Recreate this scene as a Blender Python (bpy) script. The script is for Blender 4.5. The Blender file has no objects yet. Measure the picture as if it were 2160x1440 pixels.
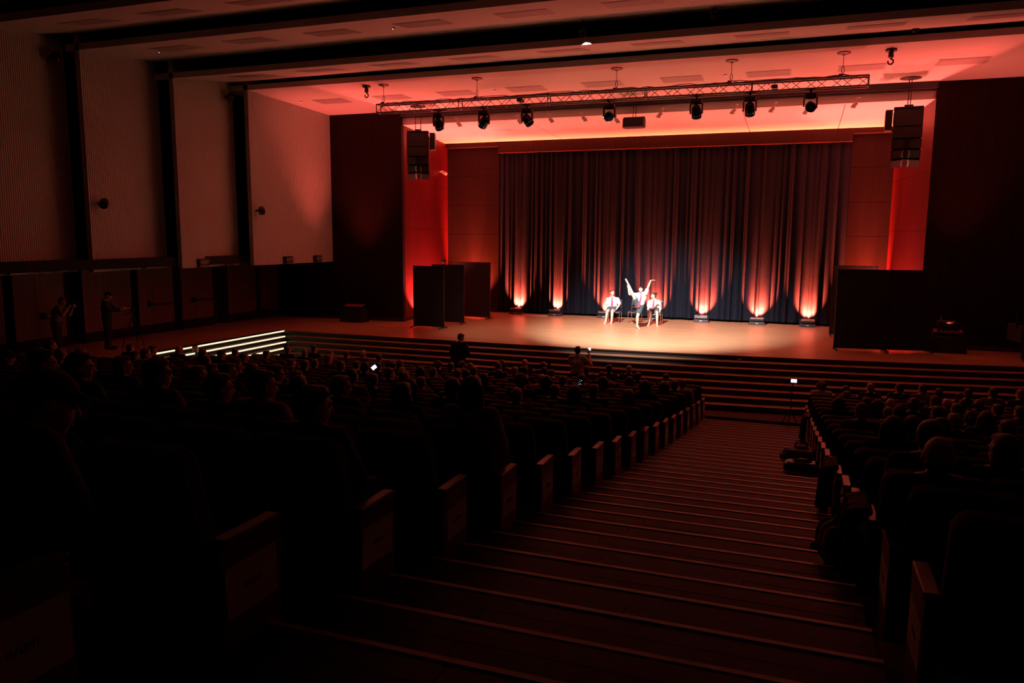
import bpy, bmesh, math, random
from mathutils import Vector as V, Matrix
random.seed(11)
S = bpy.context.scene
COL = S.collection
PI = math.pi
R = math.radians

# ------------------------------------------------------------------ camera
CAM = V((0.0, 0.0, 4.6))
FPX, PITCH, YAW, ROLL = 1621.0, 0.1349, 0.35425, 0.00697
_w = V((-math.sin(YAW) * math.cos(PITCH), math.cos(YAW) * math.cos(PITCH), -math.sin(PITCH)))
_r0 = V((math.cos(YAW), math.sin(YAW), 0.0))
_u0 = _r0.cross(_w)
_r = _r0 * math.cos(ROLL) + _u0 * math.sin(ROLL)
_u = _u0 * math.cos(ROLL) - _r0 * math.sin(ROLL)
cd = bpy.data.cameras.new('camera')
cd.sensor_width = 36.0
cd.lens = FPX / 2160 * 36
cd.clip_end = 200
cam = bpy.data.objects.new('camera', cd)
COL.objects.link(cam)
cam.matrix_world = Matrix(((_r.x, _u.x, -_w.x, CAM.x), (_r.y, _u.y, -_w.y, CAM.y), (_r.z, _u.z, -_w.z, CAM.z), (0, 0, 0, 1)))
S.camera = cam

# ------------------------------------------------------------------ world, exposure
S.view_settings.view_transform = 'Standard'
S.view_settings.look = 'None'
S.view_settings.exposure = 0.0
S.view_settings.gamma = 1.0
S.view_settings.use_curve_mapping = False
S.cycles.max_bounces = 7
S.cycles.diffuse_bounces = 5
S.cycles.glossy_bounces = 3
S.cycles.sample_clamp_indirect = 3.0
S.cycles.caustics_reflective = False
S.cycles.caustics_refractive = False
wd = bpy.data.worlds.new('world')
S.world = wd
wd.use_nodes = True
wd.node_tree.nodes['Background'].inputs[0].default_value = (0.5, 0.2, 0.15, 1)
wd.node_tree.nodes['Background'].inputs[1].default_value = 0.0


def spot(name, loc, target, power, color, size, blend, radius=0.05):
    l = bpy.data.lights.new(name, 'SPOT')
    l.energy = power
    l.color = color
    l.spot_size = R(size)
    l.spot_blend = blend
    l.shadow_soft_size = radius
    o = bpy.data.objects.new(name, l)
    COL.objects.link(o)
    o.location = loc
    o.rotation_euler = (V(target) - V(loc)).to_track_quat('-Z', 'Y').to_euler()
    return o


RED = (1.0, 0.085, 0.032)
PINK = (1.0, 0.108, 0.080)
UPLIGHTS = [(-11.68, 32.16), (-9.87, 32.17), (-7.67, 32.16), (-5.53, 32.15), (-3.61, 32.16), (-1.42, 32.15), (0.47, 32.14),
            (-13.9, 32.14), (2.45, 32.14)]
for i, (ux, uy) in enumerate(UPLIGHTS):     # LED wall washers at the foot of the curtain
    k = 1.0 if i < 7 else 1.5
    spot('wash_low', (ux, uy + .17, 1.46), (ux, uy + .17 + .60, 2.46), 13000 * k, RED, 96, .9, .04)
    spot('wash_high', (ux, uy + .16, 1.47), (ux, uy + .16 + .09, 2.47), 5500 * k, RED, 18, 1.0, .04)
    # the part of the same beam that leaves the lens towards the ceiling
    spot('wash_ceiling' if i < 7 else 'corner_ceiling', (ux, uy + .08, 1.53), (ux + (0 if i < 7 else (.06 if i == 7 else -.06)), uy + .08 - .38, 2.53), 1100 if i < 7 else 4600, PINK, 46 if i < 7 else 36, .7, .05)
    spot('wash_spill' if i < 7 else 'corner_spill', (ux, uy + .08, 1.53), (ux, uy + .08 - 1.0, 2.53), 850 if i < 7 else 400, PINK, 76, 1.0, .05)
# washers standing in the wings behind the folding screens, close to the red side walls
for wx, wy, pw, tx in ((-14.58, 28.4, 3800, -14.7), (-14.75, 30.6, 3000, -14.9), (3.36, 28.4, 4200, 3.45), (3.12, 30.6, 3400, 3.25)):
    spot('wing_washer', (wx, wy, 1.5), (tx, wy, 4.4), pw, PINK, 110, 1.0, .06)
# LED floods on the apron, one each side, throwing red light up to the ceiling bays
spot('apron_flood', (-16.55, 26.3, 2.05), (-16.2, 25.8, 9.4), 2900, PINK, 60, 1.0, .15)
spot('apron_flood', (4.4, 26.3, 2.05), (4.7, 25.8, 9.4), 2000, PINK, 56, 1.0, .15)
# white key light on the dancers from the ceiling slot over the front rows, and a softer wash from the truss
spot('key_beam', (-5.2, 18.99, 9.36), (-4.8, 27.6, 1.2), 26000, (1.0, .95, .93), 52, .9, .10)
spot('stage_wash', (-9.6, 22.9, 8.2), (-8.6, 26.4, 1.2), 3000, (1.0, .84, .68), 66, 1.0, .12)
spot('stage_wash', (-1.4, 22.9, 8.2), (-2.4, 26.4, 1.2), 1500, (1.0, .84, .68), 66, 1.0, .12)


# ------------------------------------------------------------------ pixel rays (2160x1440 frame) used to read positions in the hall
def ray(x, y):
    return _w * FPX + _r * (x - 1080) - _u * (y - 720)


def at_y(x, y, Y):
    d = ray(x, y)
    return CAM + d * (Y / d.y)


def at_z(x, y, z):
    d = ray(x, y)
    return CAM + d * ((z - CAM.z) / d.z)


def at_x(x, y, X):
    d = ray(x, y)
    return CAM + d * (X / d.x)


def proj(p):
    q = V(p) - CAM
    dz = q.dot(_w)
    return 1080 + FPX * q.dot(_r) / dz, 720 - FPX * q.dot(_u) / dz, dz


# ------------------------------------------------------------------ materials
def nt(m):
    return m.node_tree.nodes, m.node_tree.links


def mat(name, c, rough=.6, metal=0.0, spec=.5, noise=None, vary=0.0, bump=0.0, emit=None, estr=0.0, stretch=(1, 1, 1), sheen=0.0):
    m = bpy.data.materials.new(name)
    m.use_nodes = True
    n, l = nt(m)
    b = n['Principled BSDF']
    b.inputs['Base Color'].default_value = (*c, 1)
    b.inputs['Roughness'].default_value = rough
    b.inputs['Metallic'].default_value = metal
    b.inputs['Specular IOR Level'].default_value = spec
    if sheen:
        b.inputs['Sheen Weight'].default_value = sheen
    if emit:
        b.inputs['Emission Color'].default_value = (*emit, 1)
        b.inputs['Emission Strength'].default_value = estr
    if noise or bump:
        tc = n.new('ShaderNodeTexCoord')
        mp = n.new('ShaderNodeMapping')
        mp.inputs['Scale'].default_value = stretch
        tx = n.new('ShaderNodeTexNoise')
        tx.inputs['Scale'].default_value = (noise or (20, 0))[0]
        tx.inputs['Detail'].default_value = 5
        l.new(tc.outputs['Object'], mp.inputs['Vector'])
        l.new(mp.outputs['Vector'], tx.inputs['Vector'])
        if noise and noise[1]:
            rp = n.new('ShaderNodeMapRange')
            rp.inputs['To Min'].default_value = 1 - noise[1]
            rp.inputs['To Max'].default_value = 1 + noise[1]
            rp.inputs['From Min'].default_value = .25
            rp.inputs['From Max'].default_value = .75
            l.new(tx.outputs['Fac'], rp.inputs['Value'])
            mx = n.new('ShaderNodeVectorMath')
            mx.operation = 'SCALE'
            mx.inputs[0].default_value = c
            l.new(rp.outputs['Result'], mx.inputs['Scale'])
            out = mx.outputs['Vector']
            if vary:
                oi = n.new('ShaderNodeObjectInfo')
                r2 = n.new('ShaderNodeMapRange')
                r2.inputs['To Min'].default_value = 1 - vary
                r2.inputs['To Max'].default_value = 1 + vary
                l.new(oi.outputs['Random'], r2.inputs['Value'])
                m2 = n.new('ShaderNodeVectorMath')
                m2.operation = 'SCALE'
                l.new(out, m2.inputs[0])
                l.new(r2.outputs['Result'], m2.inputs['Scale'])
                out = m2.outputs['Vector']
            l.new(out, b.inputs['Base Color'])
        if bump:
            bp = n.new('ShaderNodeBump')
            bp.inputs['Strength'].default_value = bump
            bp.inputs['Distance'].default_value = .02
            l.new(tx.outputs['Fac'], bp.inputs['Height'])
            l.new(bp.outputs['Normal'], b.inputs['Normal'])
    return m


def ribbed(name, c, rough, period):
    m = mat(name, c, rough, noise=(.6, .06))
    n, l = nt(m)
    tc = n.new('ShaderNodeTexCoord')
    wv = n.new('ShaderNodeTexWave')
    wv.bands_direction = 'Y'
    wv.inputs['Scale'].default_value = 1 / period / 3.18
    wv.inputs['Distortion'].default_value = 0
    l.new(tc.outputs['Object'], wv.inputs['Vector'])
    bp = n.new('ShaderNodeBump')
    bp.inputs['Strength'].default_value = .6
    bp.inputs['Distance'].default_value = .03
    l.new(wv.outputs['Fac'], bp.inputs['Height'])
    l.new(bp.outputs['Normal'], n['Principled BSDF'].inputs['Normal'])
    return m


M = {}
M['ceiling'] = mat('ceiling_plaster', (.60, .57, .55), .85, noise=(.5, .05))
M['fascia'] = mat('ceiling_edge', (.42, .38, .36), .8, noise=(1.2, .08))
M['panel'] = ribbed('ribbed_wall_panel', (.50, .46, .43), .75, .07)
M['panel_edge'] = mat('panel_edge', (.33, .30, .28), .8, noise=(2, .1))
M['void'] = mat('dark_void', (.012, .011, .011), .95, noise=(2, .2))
M['redwood'] = mat('red_veneer', (.085, .004, .006), .45, spec=.25, noise=(3, .22), stretch=(1, 3, .18))
M['darkwood'] = mat('dark_veneer', (.016, .005, .004), .6, spec=.15, noise=(3, .25), stretch=(3, 1, .2))
M['doorwood'] = mat('door_veneer', (.11, .055, .04), .45, noise=(3, .25), stretch=(1, 3, .2))
M['cladding'] = mat('stage_cladding', (.014, .006, .005), .6, spec=.10, noise=(2, .12), stretch=(3, 3, .4))
M['stagefloor'] = mat('stage_boards', (.36, .20, .105), .34, noise=(2.2, .30), stretch=(.35, 7, 1), bump=.05)
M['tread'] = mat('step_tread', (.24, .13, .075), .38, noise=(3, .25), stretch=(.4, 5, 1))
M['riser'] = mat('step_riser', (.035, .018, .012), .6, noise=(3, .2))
M['aisle'] = mat('aisle_plank', (.016, .0045, .003), .5, spec=.10, noise=(5, .30), vary=.22, stretch=(.5, 6, 1))
M['nosing'] = mat('aisle_nosing', (.34, .22, .16), .35, noise=(6, .2))
M['carpet'] = mat('row_floor', (.05, .03, .025), .8, noise=(8, .2))
M['curtain'] = mat('velvet_curtain', (.010, .0115, .0185), .9, spec=.03, noise=(14, .25), stretch=(3, 3, .4))
M['blackcloth'] = mat('black_cloth', (.006, .006, .008), .9, noise=(12, .3))
M['navycloth'] = mat('screen_cloth', (.010, .011, .016), .9, noise=(9, .25))
M['black'] = mat('black_metal', (.010, .010, .011), .45, noise=(9, .2))
M['blackgloss'] = mat('black_gloss', (.012, .012, .014), .18, noise=(9, .2))
M['steel'] = mat('dark_steel', (.05, .045, .045), .45, metal=.4, noise=(6, .2))
M['truss'] = mat('truss_metal', (.16, .15, .15), .4, metal=.3, noise=(6, .1))
M['alu'] = mat('aluminium', (.45, .45, .46), .35, metal=.8, noise=(6, .1))
M['chrome'] = mat('chrome', (.75, .75, .77), .18, metal=1.0, noise=(6, .05))
M['white'] = mat('white_enamel', (.62, .58, .56), .5, noise=(5, .05))
M['vent'] = mat('vent_metal', (.44, .41, .40), .6, noise=(5, .06))
M['grille'] = mat('speaker_grille', (.022, .020, .020), .5, noise=(60, .5), bump=.3)
M['seat'] = mat('seat_fabric', (.045, .020, .022), .8, noise=(30, .25), bump=.1)
M['seatwood'] = mat('seat_wood', (.21, .085, .045), .32, noise=(6, .28), stretch=(2, .5, 2))
M['paper'] = mat('paper', (.70, .66, .62), .8, noise=(3, .03))
M['ink'] = mat('ink', (.02, .02, .022), .7, noise=(8, .1))
M['lens'] = mat('lens_glass', (.01, .01, .015), .06, noise=(5, .1))
M['led'] = mat('step_led', (.9, .85, .6), .4, emit=(1, .86, .48), estr=1.6)
M['bluedot'] = mat('display_dot', (.3, .6, .9), .4, emit=(.45, .75, 1), estr=1.2)
M['whitedot'] = mat('standby_light', (.9, .9, .9), .4, emit=(1, .95, .9), estr=1.2)
M['greendot'] = mat('green_light', (.2, .9, .4), .4, emit=(.2, 1, .45), estr=.8)
M['phone_lit'] = mat('phone_display', (.5, .6, .9), .3, emit=(.72, .78, 1), estr=1.6)
M['washglow'] = mat('washer_lens', (.9, .3, .1), .3, emit=(1, .16, .05), estr=3)
M['signface'] = mat('sign_face', (.03, .035, .03), .4, noise=(6, .1))
M['signtext'] = mat('sign_letter', (.55, .55, .5), .5, noise=(5, .05))
M['skin'] = mat('skin', (.52, .31, .23), .5, noise=(18, .07))
M['skin2'] = mat('skin_light', (.62, .40, .31), .5, noise=(18, .06))
M['hair_dark'] = mat('hair_dark', (.018, .011, .008), .5, noise=(40, .4), stretch=(3, 3, .5), bump=.4)
M['hair_brown'] = mat('hair_brown', (.085, .042, .022), .48, noise=(40, .4), stretch=(3, 3, .5), bump=.4)
M['hair_fair'] = mat('hair_fair', (.23, .13, .065), .48, noise=(40, .35), stretch=(3, 3, .5), bump=.4)
M['hair_grey'] = mat('hair_grey', (.28, .24, .22), .55, noise=(40, .3), stretch=(3, 3, .5), bump=.4)
M['eye'] = mat('eye_white', (.75, .72, .70), .3, noise=(5, .03))
M['iris'] = mat('iris', (.02, .012, .01), .2, noise=(5, .1))
M['lip'] = mat('lip', (.30, .07, .06), .5, noise=(8, .1))
M['shirt_white'] = mat('white_shirt', (.78, .78, .80), .8, noise=(16, .05), bump=.1)
M['tie'] = mat('striped_tie', (.36, .02, .06), .6, noise=(30, .5), stretch=(1, 1, 3))
M['shorts'] = mat('slate_shorts', (.045, .062, .075), .85, noise=(12, .15))
CL = [('black', (.012, .012, .014)), ('navy', (.02, .025, .05)), ('grey', (.13, .12, .12)), ('maroon', (.12, .02, .025)),
      ('cream', (.42, .36, .30)), ('olive', (.06, .06, .035)), ('denim', (.05, .07, .12))]
for k, c in CL:
    M['cl_' + k] = mat(k + '_clothing', c, .85, noise=(14, .15), bump=.1)


# ------------------------------------------------------------------ mesh building
class MB:
    def __init__(self):
        self.v, self.f, self.mi = [], [], []

    def add(self, vs, fs, mi=0):
        o = len(self.v)
        self.v += [tuple(p) for p in vs]
        self.f += [tuple(i + o for i in f) for f in fs]
        self.mi += [mi] * len(fs)
        return self

    def box(self, x0, x1, y0, y1, z0, z1, mi=0):
        return self.add([(x0, y0, z0), (x1, y0, z0), (x1, y1, z0), (x0, y1, z0), (x0, y0, z1), (x1, y0, z1), (x1, y1, z1), (x0, y1, z1)],
                        [(0, 3, 2, 1), (4, 5, 6, 7), (0, 1, 5, 4), (1, 2, 6, 5), (2, 3, 7, 6), (3, 0, 4, 7)], mi)

    def cbox(self, c, s, rot=None, mi=0):
        x, y, z = s[0] / 2, s[1] / 2, s[2] / 2
        vs = [V((a, b, d)) for d in (-z, z) for a, b in ((-x, -y), (x, -y), (x, y), (-x, y))]
        if rot is not None:
            vs = [rot @ p for p in vs]
        return self.add([p + V(c) for p in vs], [(0, 3, 2, 1), (4, 5, 6, 7), (0, 1, 5, 4), (1, 2, 6, 5), (2, 3, 7, 6), (3, 0, 4, 7)], mi)

    def quad(self, a, b, c, d, mi=0):
        return self.add([a, b, c, d], [(0, 1, 2, 3)], mi)

    def prism(self, poly, axis, a, b, mi=0):
        n = len(poly)

        def pt(p, t):
            return {'x': (t, p[0], p[1]), 'y': (p[0], t, p[1]), 'z': (p[0], p[1], t)}[axis]
        vs = [pt(p, a) for p in poly] + [pt(p, b) for p in poly]
        fs = [tuple(range(n))[::-1], tuple(range(n, 2 * n))] + [(i, (i + 1) % n, n + (i + 1) % n, n + i) for i in range(n)]
        return self.add(vs, fs, mi)

    def tube(self, p, q, r1, r2=None, n=8, mi=0, cap=True):
        p, q = V(p), V(q)
        r2 = r1 if r2 is None else r2
        d = (q - p)
        if d.length < 1e-6:
            return self
        d.normalize()
        a = d.orthogonal().normalized()
        b = d.cross(a)
        vs = [p + (a * math.cos(t) + b * math.sin(t)) * r1 for t in [2 * PI * i / n for i in range(n)]]
        vs += [q + (a * math.cos(t) + b * math.sin(t)) * r2 for t in [2 * PI * i / n for i in range(n)]]
        fs = [(i, (i + 1) % n, n + (i + 1) % n, n + i) for i in range(n)]
        if cap:
            fs += [tuple(range(n))[::-1], tuple(range(n, 2 * n))]
        return self.add(vs, fs, mi)

    def path(self, pts, r, n=6, mi=0):
        for a, b in zip(pts[:-1], pts[1:]):
            self.tube(a, b, r, r, n, mi)
        for p in pts[1:-1]:
            self.ball(p, r, 6, 4, mi)
        return self

    def ball(self, c, r, n=10, m=6, mi=0, rot=None):
        rx, ry, rz = (r, r, r) if not isinstance(r, (tuple, list)) else r
        vs = [V((0, 0, -rz))]
        for j in range(1, m):
            t = -PI / 2 + PI * j / m
            for i in range(n):
                s = 2 * PI * i / n
                vs.append(V((rx * math.cos(t) * math.cos(s), ry * math.cos(t) * math.sin(s), rz * math.sin(t))))
        vs.append(V((0, 0, rz)))
        if rot is not None:
            vs = [rot @ p for p in vs]
        vs = [p + V(c) for p in vs]
        fs = [(0, 1 + (i + 1) % n, 1 + i) for i in range(n)]
        for j in range(m - 2):
            for i in range(n):
                a, b = 1 + j * n + i, 1 + j * n + (i + 1) % n
                fs.append((a, b, b + n, a + n))
        k = len(vs) - 1
        fs += [(k, 1 + (m - 2) * n + i, 1 + (m - 2) * n + (i + 1) % n) for i in range(n)]
        return self.add(vs, fs, mi)

    def lathe(self, prof, c, axis=(0, 0, 1), n=16, mi=0):
        d = V(axis).normalized()
        a = d.orthogonal().normalized()
        b = d.cross(a)
        vs = []
        for r, h in prof:
            for i in range(n):
                t = 2 * PI * i / n
                vs.append(V(c) + d * h + (a * math.cos(t) + b * math.sin(t)) * r)
        fs = []
        for j in range(len(prof) - 1):
            for i in range(n):
                fs.append((j * n + i, j * n + (i + 1) % n, (j + 1) * n + (i + 1) % n, (j + 1) * n + i))
        fs += [tuple(range(n))[::-1], tuple(range((len(prof) - 1) * n, len(prof) * n))]
        return self.add(vs, fs, mi)

    def mesh(self, name, mats, bevel=0.0, seg=2, smooth=False):
        me = bpy.data.meshes.new(name)
        me.from_pydata(self.v, [], self.f)
        for m in (mats if isinstance(mats, (list, tuple)) else [mats]):
            me.materials.append(m)
        if len(me.polygons) == len(self.mi):
            me.polygons.foreach_set('material_index', self.mi)
        if bevel:
            bm = bmesh.new()
            bm.from_mesh(me)
            bmesh.ops.bevel(bm, geom=list(bm.edges), offset=bevel, segments=seg, affect='EDGES', profile=.5, clamp_overlap=True)
            bm.to_mesh(me)
            bm.free()
        if smooth:
            me.polygons.foreach_set('use_smooth', [True] * len(me.polygons))
        me.update()
        return me

    def build(self, name, mats, parent=None, bevel=0.0, seg=2, smooth=False):
        return link(name, self.mesh(name, mats, bevel, seg, smooth), parent)


def link(name, me, parent=None):
    o = bpy.data.objects.new(name, me)
    COL.objects.link(o)
    if parent is not None:
        o.parent = parent
    return o


def tag(o, label, cat, group=None, kind=None):
    o['label'] = label
    o['category'] = cat
    if group:
        o['group'] = group
    if kind:
        o['kind'] = kind
    return o


def struct(o):
    o['kind'] = 'structure'
    return o


def empty(name, loc=(0, 0, 0), rz=0.0):
    o = bpy.data.objects.new(name, None)
    COL.objects.link(o)
    o.location = loc
    o.rotation_euler = (0, 0, rz)
    o.empty_display_size = .1
    return o


def thing(name, label, cat, loc=(0, 0, 0), rz=0.0, group=None):
    return tag(empty(name, loc, rz), label, cat, group)


KIDS = {}


def dup(root, loc, rz=0.0, label=None):
    """copy a thing, its parts and their sub-parts (mesh data shared)"""
    def kids(o):
        if o.name not in KIDS:
            KIDS[o.name] = list(o.children)
        return KIDS[o.name]
    r = root.copy()
    COL.objects.link(r)
    r.location = loc
    r.rotation_euler = (0, 0, rz)
    if label:
        r['label'] = label
    for ch in kids(root):
        c = ch.copy()
        COL.objects.link(c)
        c.parent = r
        for g in kids(ch):
            d = g.copy()
            COL.objects.link(d)
            d.parent = c
    return r


def nth(i):
    return {1: 'first', 2: 'second', 3: 'third', 4: 'fourth', 5: 'fifth', 6: 'sixth', 7: 'seventh', 8: 'eighth', 9: 'ninth', 10: 'tenth',
            11: 'eleventh', 12: 'twelfth', 13: 'thirteenth', 14: 'fourteenth', 15: 'fifteenth', 16: 'sixteenth', 17: 'seventeenth', 18: 'eighteenth', 19: 'nineteenth', 20: 'twentieth', 21: 'twenty-first', 22: 'twenty-second', 23: 'twenty-third', 24: 'twenty-fourth', 25: 'twenty-fifth'}.get(i, f'{i}th' if i % 10 not in (1, 2, 3) or i in (11, 12, 13) else f'{i}' + {1: 'st', 2: 'nd', 3: 'rd'}[i % 10])


# ------------------------------------------------------------------ levels of the hall
ZS = 1.2                                   # stage level
XA0, XA1 = -2.02, .50                      # aisle sides
NROW = 18                                  # rows 0..17 and the row -1 beside the photographer
RH, RT, NR = .14, .35, 8                   # risers of the stage stairs


def arm_z(Y):
    y = Y / 1.0625
    f = 2.63 - .187 * (y - 2.46) + .00322 * (y - 2.46) * (y - 11.76)
    return 4.6 + 1.0625 * (f - 3.73)


def row_y(k):
    return 2.61 + .995 * k


def plat_z(k):
    return arm_z(row_y(k)) - .62


def stage_edge(X):
    return 22.93 + (.0066 if X > -8 else .0012) * (X + 8) ** 2


ZF = ZS - RH * NR                          # floor in front of the stage

# ------------------------------------------------------------------ floors
b = MB()
b.box(-21.4, 9, 19.9, 27, ZF - .3, ZF)
b.box(-21.4, XA0, 10.5, 20, ZF - .4, ZF - .02)
struct(b.build('floor', M['aisle']))
b = MB()
for k in range(-3, NROW):
    y0, y1 = row_y(k) - .55, row_y(k) + .445
    for x0, x1 in ((-16.0, XA0 - .02), (XA1 - .05, 7.4)):
        b.box(x0, x1, y0, y1, ZF - .3, plat_z(k))
struct(b.build('floor', M['carpet']))

# stage floor with its curved front edge, and the platform along the left wall
b = MB()
xs = [-17.3 + i * (26.3 / 40) for i in range(41)]
front = [(x, stage_edge(x)) for x in xs]
poly = front + [(9, 34), (-21.4, 34), (-21.4, 10.5), (-17.3, 10.5)]
bm = bmesh.new()
vs = [bm.verts.new((x, y, ZS)) for x, y in poly]
bm.faces.new(vs)
bmesh.ops.triangulate(bm, faces=bm.faces[:])
me = bpy.data.meshes.new('stage_floor')
bm.to_mesh(me)
bm.free()
me.materials.append(M['stagefloor'])
sf = struct(link('stage_floor', me))

# stage stairs: curved treads, each step an object
st = struct(empty('stage_stairs'))
for i in range(NR):
    z1 = ZS - RH * i
    b = MB()
    xa = -17.3 + .30 * i
    xs = [xa + j * ((9 - xa) / 36) for j in range(37)]
    ye = [stage_edge(x) - RT * i for x in xs]
    for j in range(36):
        p, q = (xs[j], ye[j]), (xs[j + 1], ye[j + 1])
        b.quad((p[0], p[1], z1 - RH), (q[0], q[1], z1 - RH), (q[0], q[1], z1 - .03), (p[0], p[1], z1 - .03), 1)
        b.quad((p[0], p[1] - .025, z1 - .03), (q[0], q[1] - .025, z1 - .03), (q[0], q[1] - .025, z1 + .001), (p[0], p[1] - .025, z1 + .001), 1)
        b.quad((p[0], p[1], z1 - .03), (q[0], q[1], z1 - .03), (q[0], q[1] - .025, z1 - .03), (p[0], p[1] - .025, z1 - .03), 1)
        d = RT if i else .03
        b.quad((p[0], p[1] - .025, z1 + .001), (q[0], q[1] - .025, z1 + .001), (q[0], q[1] + d, z1 + .001), (p[0], p[1] + d, z1 + .001), 0)
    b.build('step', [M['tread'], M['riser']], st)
# side stairs down from the left platform, each nosing with a lit LED strip
ss = struct(empty('side_stairs'))
for i in range(NR):
    z1 = ZS - RH * i
    xa = -17.3 + .30 * i
    yb = stage_edge(xa) - RT * i - .0
    b = MB()
    b.box(xa - .30, xa, 16.4, yb, z1 - RH, z1)
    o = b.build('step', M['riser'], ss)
    if i < 5:
        b = MB()
        b.box(xa - .004, xa + .018, 16.5, yb - .04, z1 - .035, z1 + .006)
        b.build('led_strip', M['led'], o)

# aisle stairs: planked steps with a pale nosing
ast = struct(empty('aisle_stairs'))
np_ = 0
ye = 2.5
while ye < 19.3:
    y0, y1 = ye - .4975, ye
    z1 = arm_z((y0 + y1) / 2) - .51
    near = y1 < 12.6
    b = MB()
    b.box(XA0 + .03, XA1 - .06, y0 - .02, y1 - .03, ZF - .2, z1 - .022)
    o = b.build('step', M['riser'], ast)
    b = MB()
    b.box(XA0 + .03, XA1 - .06, y1 - .032, y1, z1 - .03, z1 + .006)
    b.build('nosing', M['nosing'], o)
    nd = 3 if y1 < 8 else 2
    for d in range(nd):
        ya, yb = y0 + (y1 - .034 - y0) * d / nd, y0 + (y1 - .034 - y0) * (d + 1) / nd
        cut = XA0 + .03 + (XA1 - XA0 - .09) * random.uniform(.25, .75)
        for xa, xb in ((XA0 + .03, cut), (cut, XA1 - .06)):
            b = MB()
            b.box(xa + .002, xb - .002, ya + .002, yb - .002, z1 - .022, z1 + random.uniform(-.001, .002))
            b.build('plank', M['aisle'], o)
    ye += .4975
b = MB()
b.box(XA0 + .03, XA1 - .06, -3, 2.5 - .4975, 2.0, arm_z(2.1) - .5)
struct(b.build('floor', M['aisle']))

# ------------------------------------------------------------------ ceiling: five plaster bays with open dark slots between them
XL, XR = -18.9, 7.9
NEAR = [6.9, 10.0, 13.05, 16.1, 19.2, 22.3]
ZN = [9.45, 9.45, 9.35, 9.50, 9.33, 9.51]


def bay(i):
    """near and far end of the underside of one ceiling bay: the far end rises and runs on above the next bay's edge"""
    if i == len(NEAR) - 1:
        return NEAR[i], ZN[i], 27.3, 9.40
    return NEAR[i], ZN[i], NEAR[i + 1] + .14, ZN[i + 1] + .16 + (.30, .30, .30, .40, .15)[i]


for i in range(len(NEAR)):
    y0, z0, y1, z1 = bay(i)
    b = MB()
    poly = [(y0, z0), (y1, z1), (y1, z1 + .08), (y0 + .05, z0 + .17), (y0, z0 + .17)]
    n = len(poly)
    vs = [(XL, p[0], p[1]) for p in poly] + [(XR, p[0], p[1]) for p in poly]
    b.add(vs, [tuple(range(n))[::-1], tuple(range(n, 2 * n))])
    for j in range(n):
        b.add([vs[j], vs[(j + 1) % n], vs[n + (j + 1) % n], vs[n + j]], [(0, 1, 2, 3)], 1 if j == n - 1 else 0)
    struct(b.build('ceiling', [M['ceiling'], M['fascia']]))
b = MB()
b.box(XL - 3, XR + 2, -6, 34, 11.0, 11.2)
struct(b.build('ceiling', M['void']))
# ceiling over the stage, with two plaster joints
b = MB()
zj = lambda y: 8.90 - (y - 27.5) * .03
cuts = [-15.6, -9.75, -2.05, 1.15, 4.0]
for xa, xb in zip(cuts[:-1], cuts[1:]):
    b.add([(xa + .012, 27.55, zj(27.55)), (xb - .012, 27.55, zj(27.55)), (xb - .012, 32.7, zj(32.7)), (xa + .012, 32.7, zj(32.7)),
           (xa + .012, 27.55, 9.05), (xb - .012, 27.55, 9.05), (xb - .012, 32.7, 9.05), (xa + .012, 32.7, 9.05)],
          [(0, 3, 2, 1), (4, 5, 6, 7), (0, 1, 5, 4), (1, 2, 6, 5), (2, 3, 7, 6), (3, 0, 4, 7)])
b.box(-16, 4.4, 27.4, 33, 9.05, 9.15)
b.box(-15.4, 3.9, 27.42, 27.55, 8.90, 9.5)
struct(b.build('ceiling', M['ceiling']))
b = MB()
b.box(-14.75, 3.72, 27.22, 27.42, 9.2, 9.41)
struct(b.build('trim_1', M['black']))      # black steel beam across the stage opening

# air vents set in rows in the ceiling bays
VX = [-16.2, -13.75, -11.25, -8.72, -6.14, -3.65, -1.12, 1.4, 3.93]
b = MB()
b.box(-.635, .635, -.375, .375, -.008, .008)
b.box(-.60, .60, -.34, .34, -.0095, -.008, 1)
vf = b.mesh('vent_frame', [M['vent'], M['steel']])
b = MB()
for j in range(9):
    yy = -.32 + j * .08
    b.box(-.60, .60, yy, yy + .062, -.013, -.009)
vsl = b.mesh('vent_slats', M['vent'])
for bi, (yv, xlist) in enumerate(((24.78, VX), (20.42, VX), (17.28, VX[:7]), (14.5, VX[:5]))):
    i0 = 5 - bi
    for j, xv in enumerate(xlist):
        y0, z0, y1, z1 = bay(i0)
        zz = z0 + (z1 - z0) * (yv - y0) / (y1 - y0)
        where = ['bay above the lighting truss', 'second bay from the stage', 'third bay from the stage', 'fourth bay from the stage'][bi]
        t = thing('ceiling_vent', f'slatted air vent, {nth(j + 1)} from left wall, ceiling {where}', 'vent', (xv, yv, zz), 0, 'air vents in the ceiling bays')
        t.rotation_euler.x = math.atan2(z1 - z0, y1 - y0)
        link('frame', vf, t)
        link('slats', vsl, t)['kind'] = 'stuff'
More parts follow.
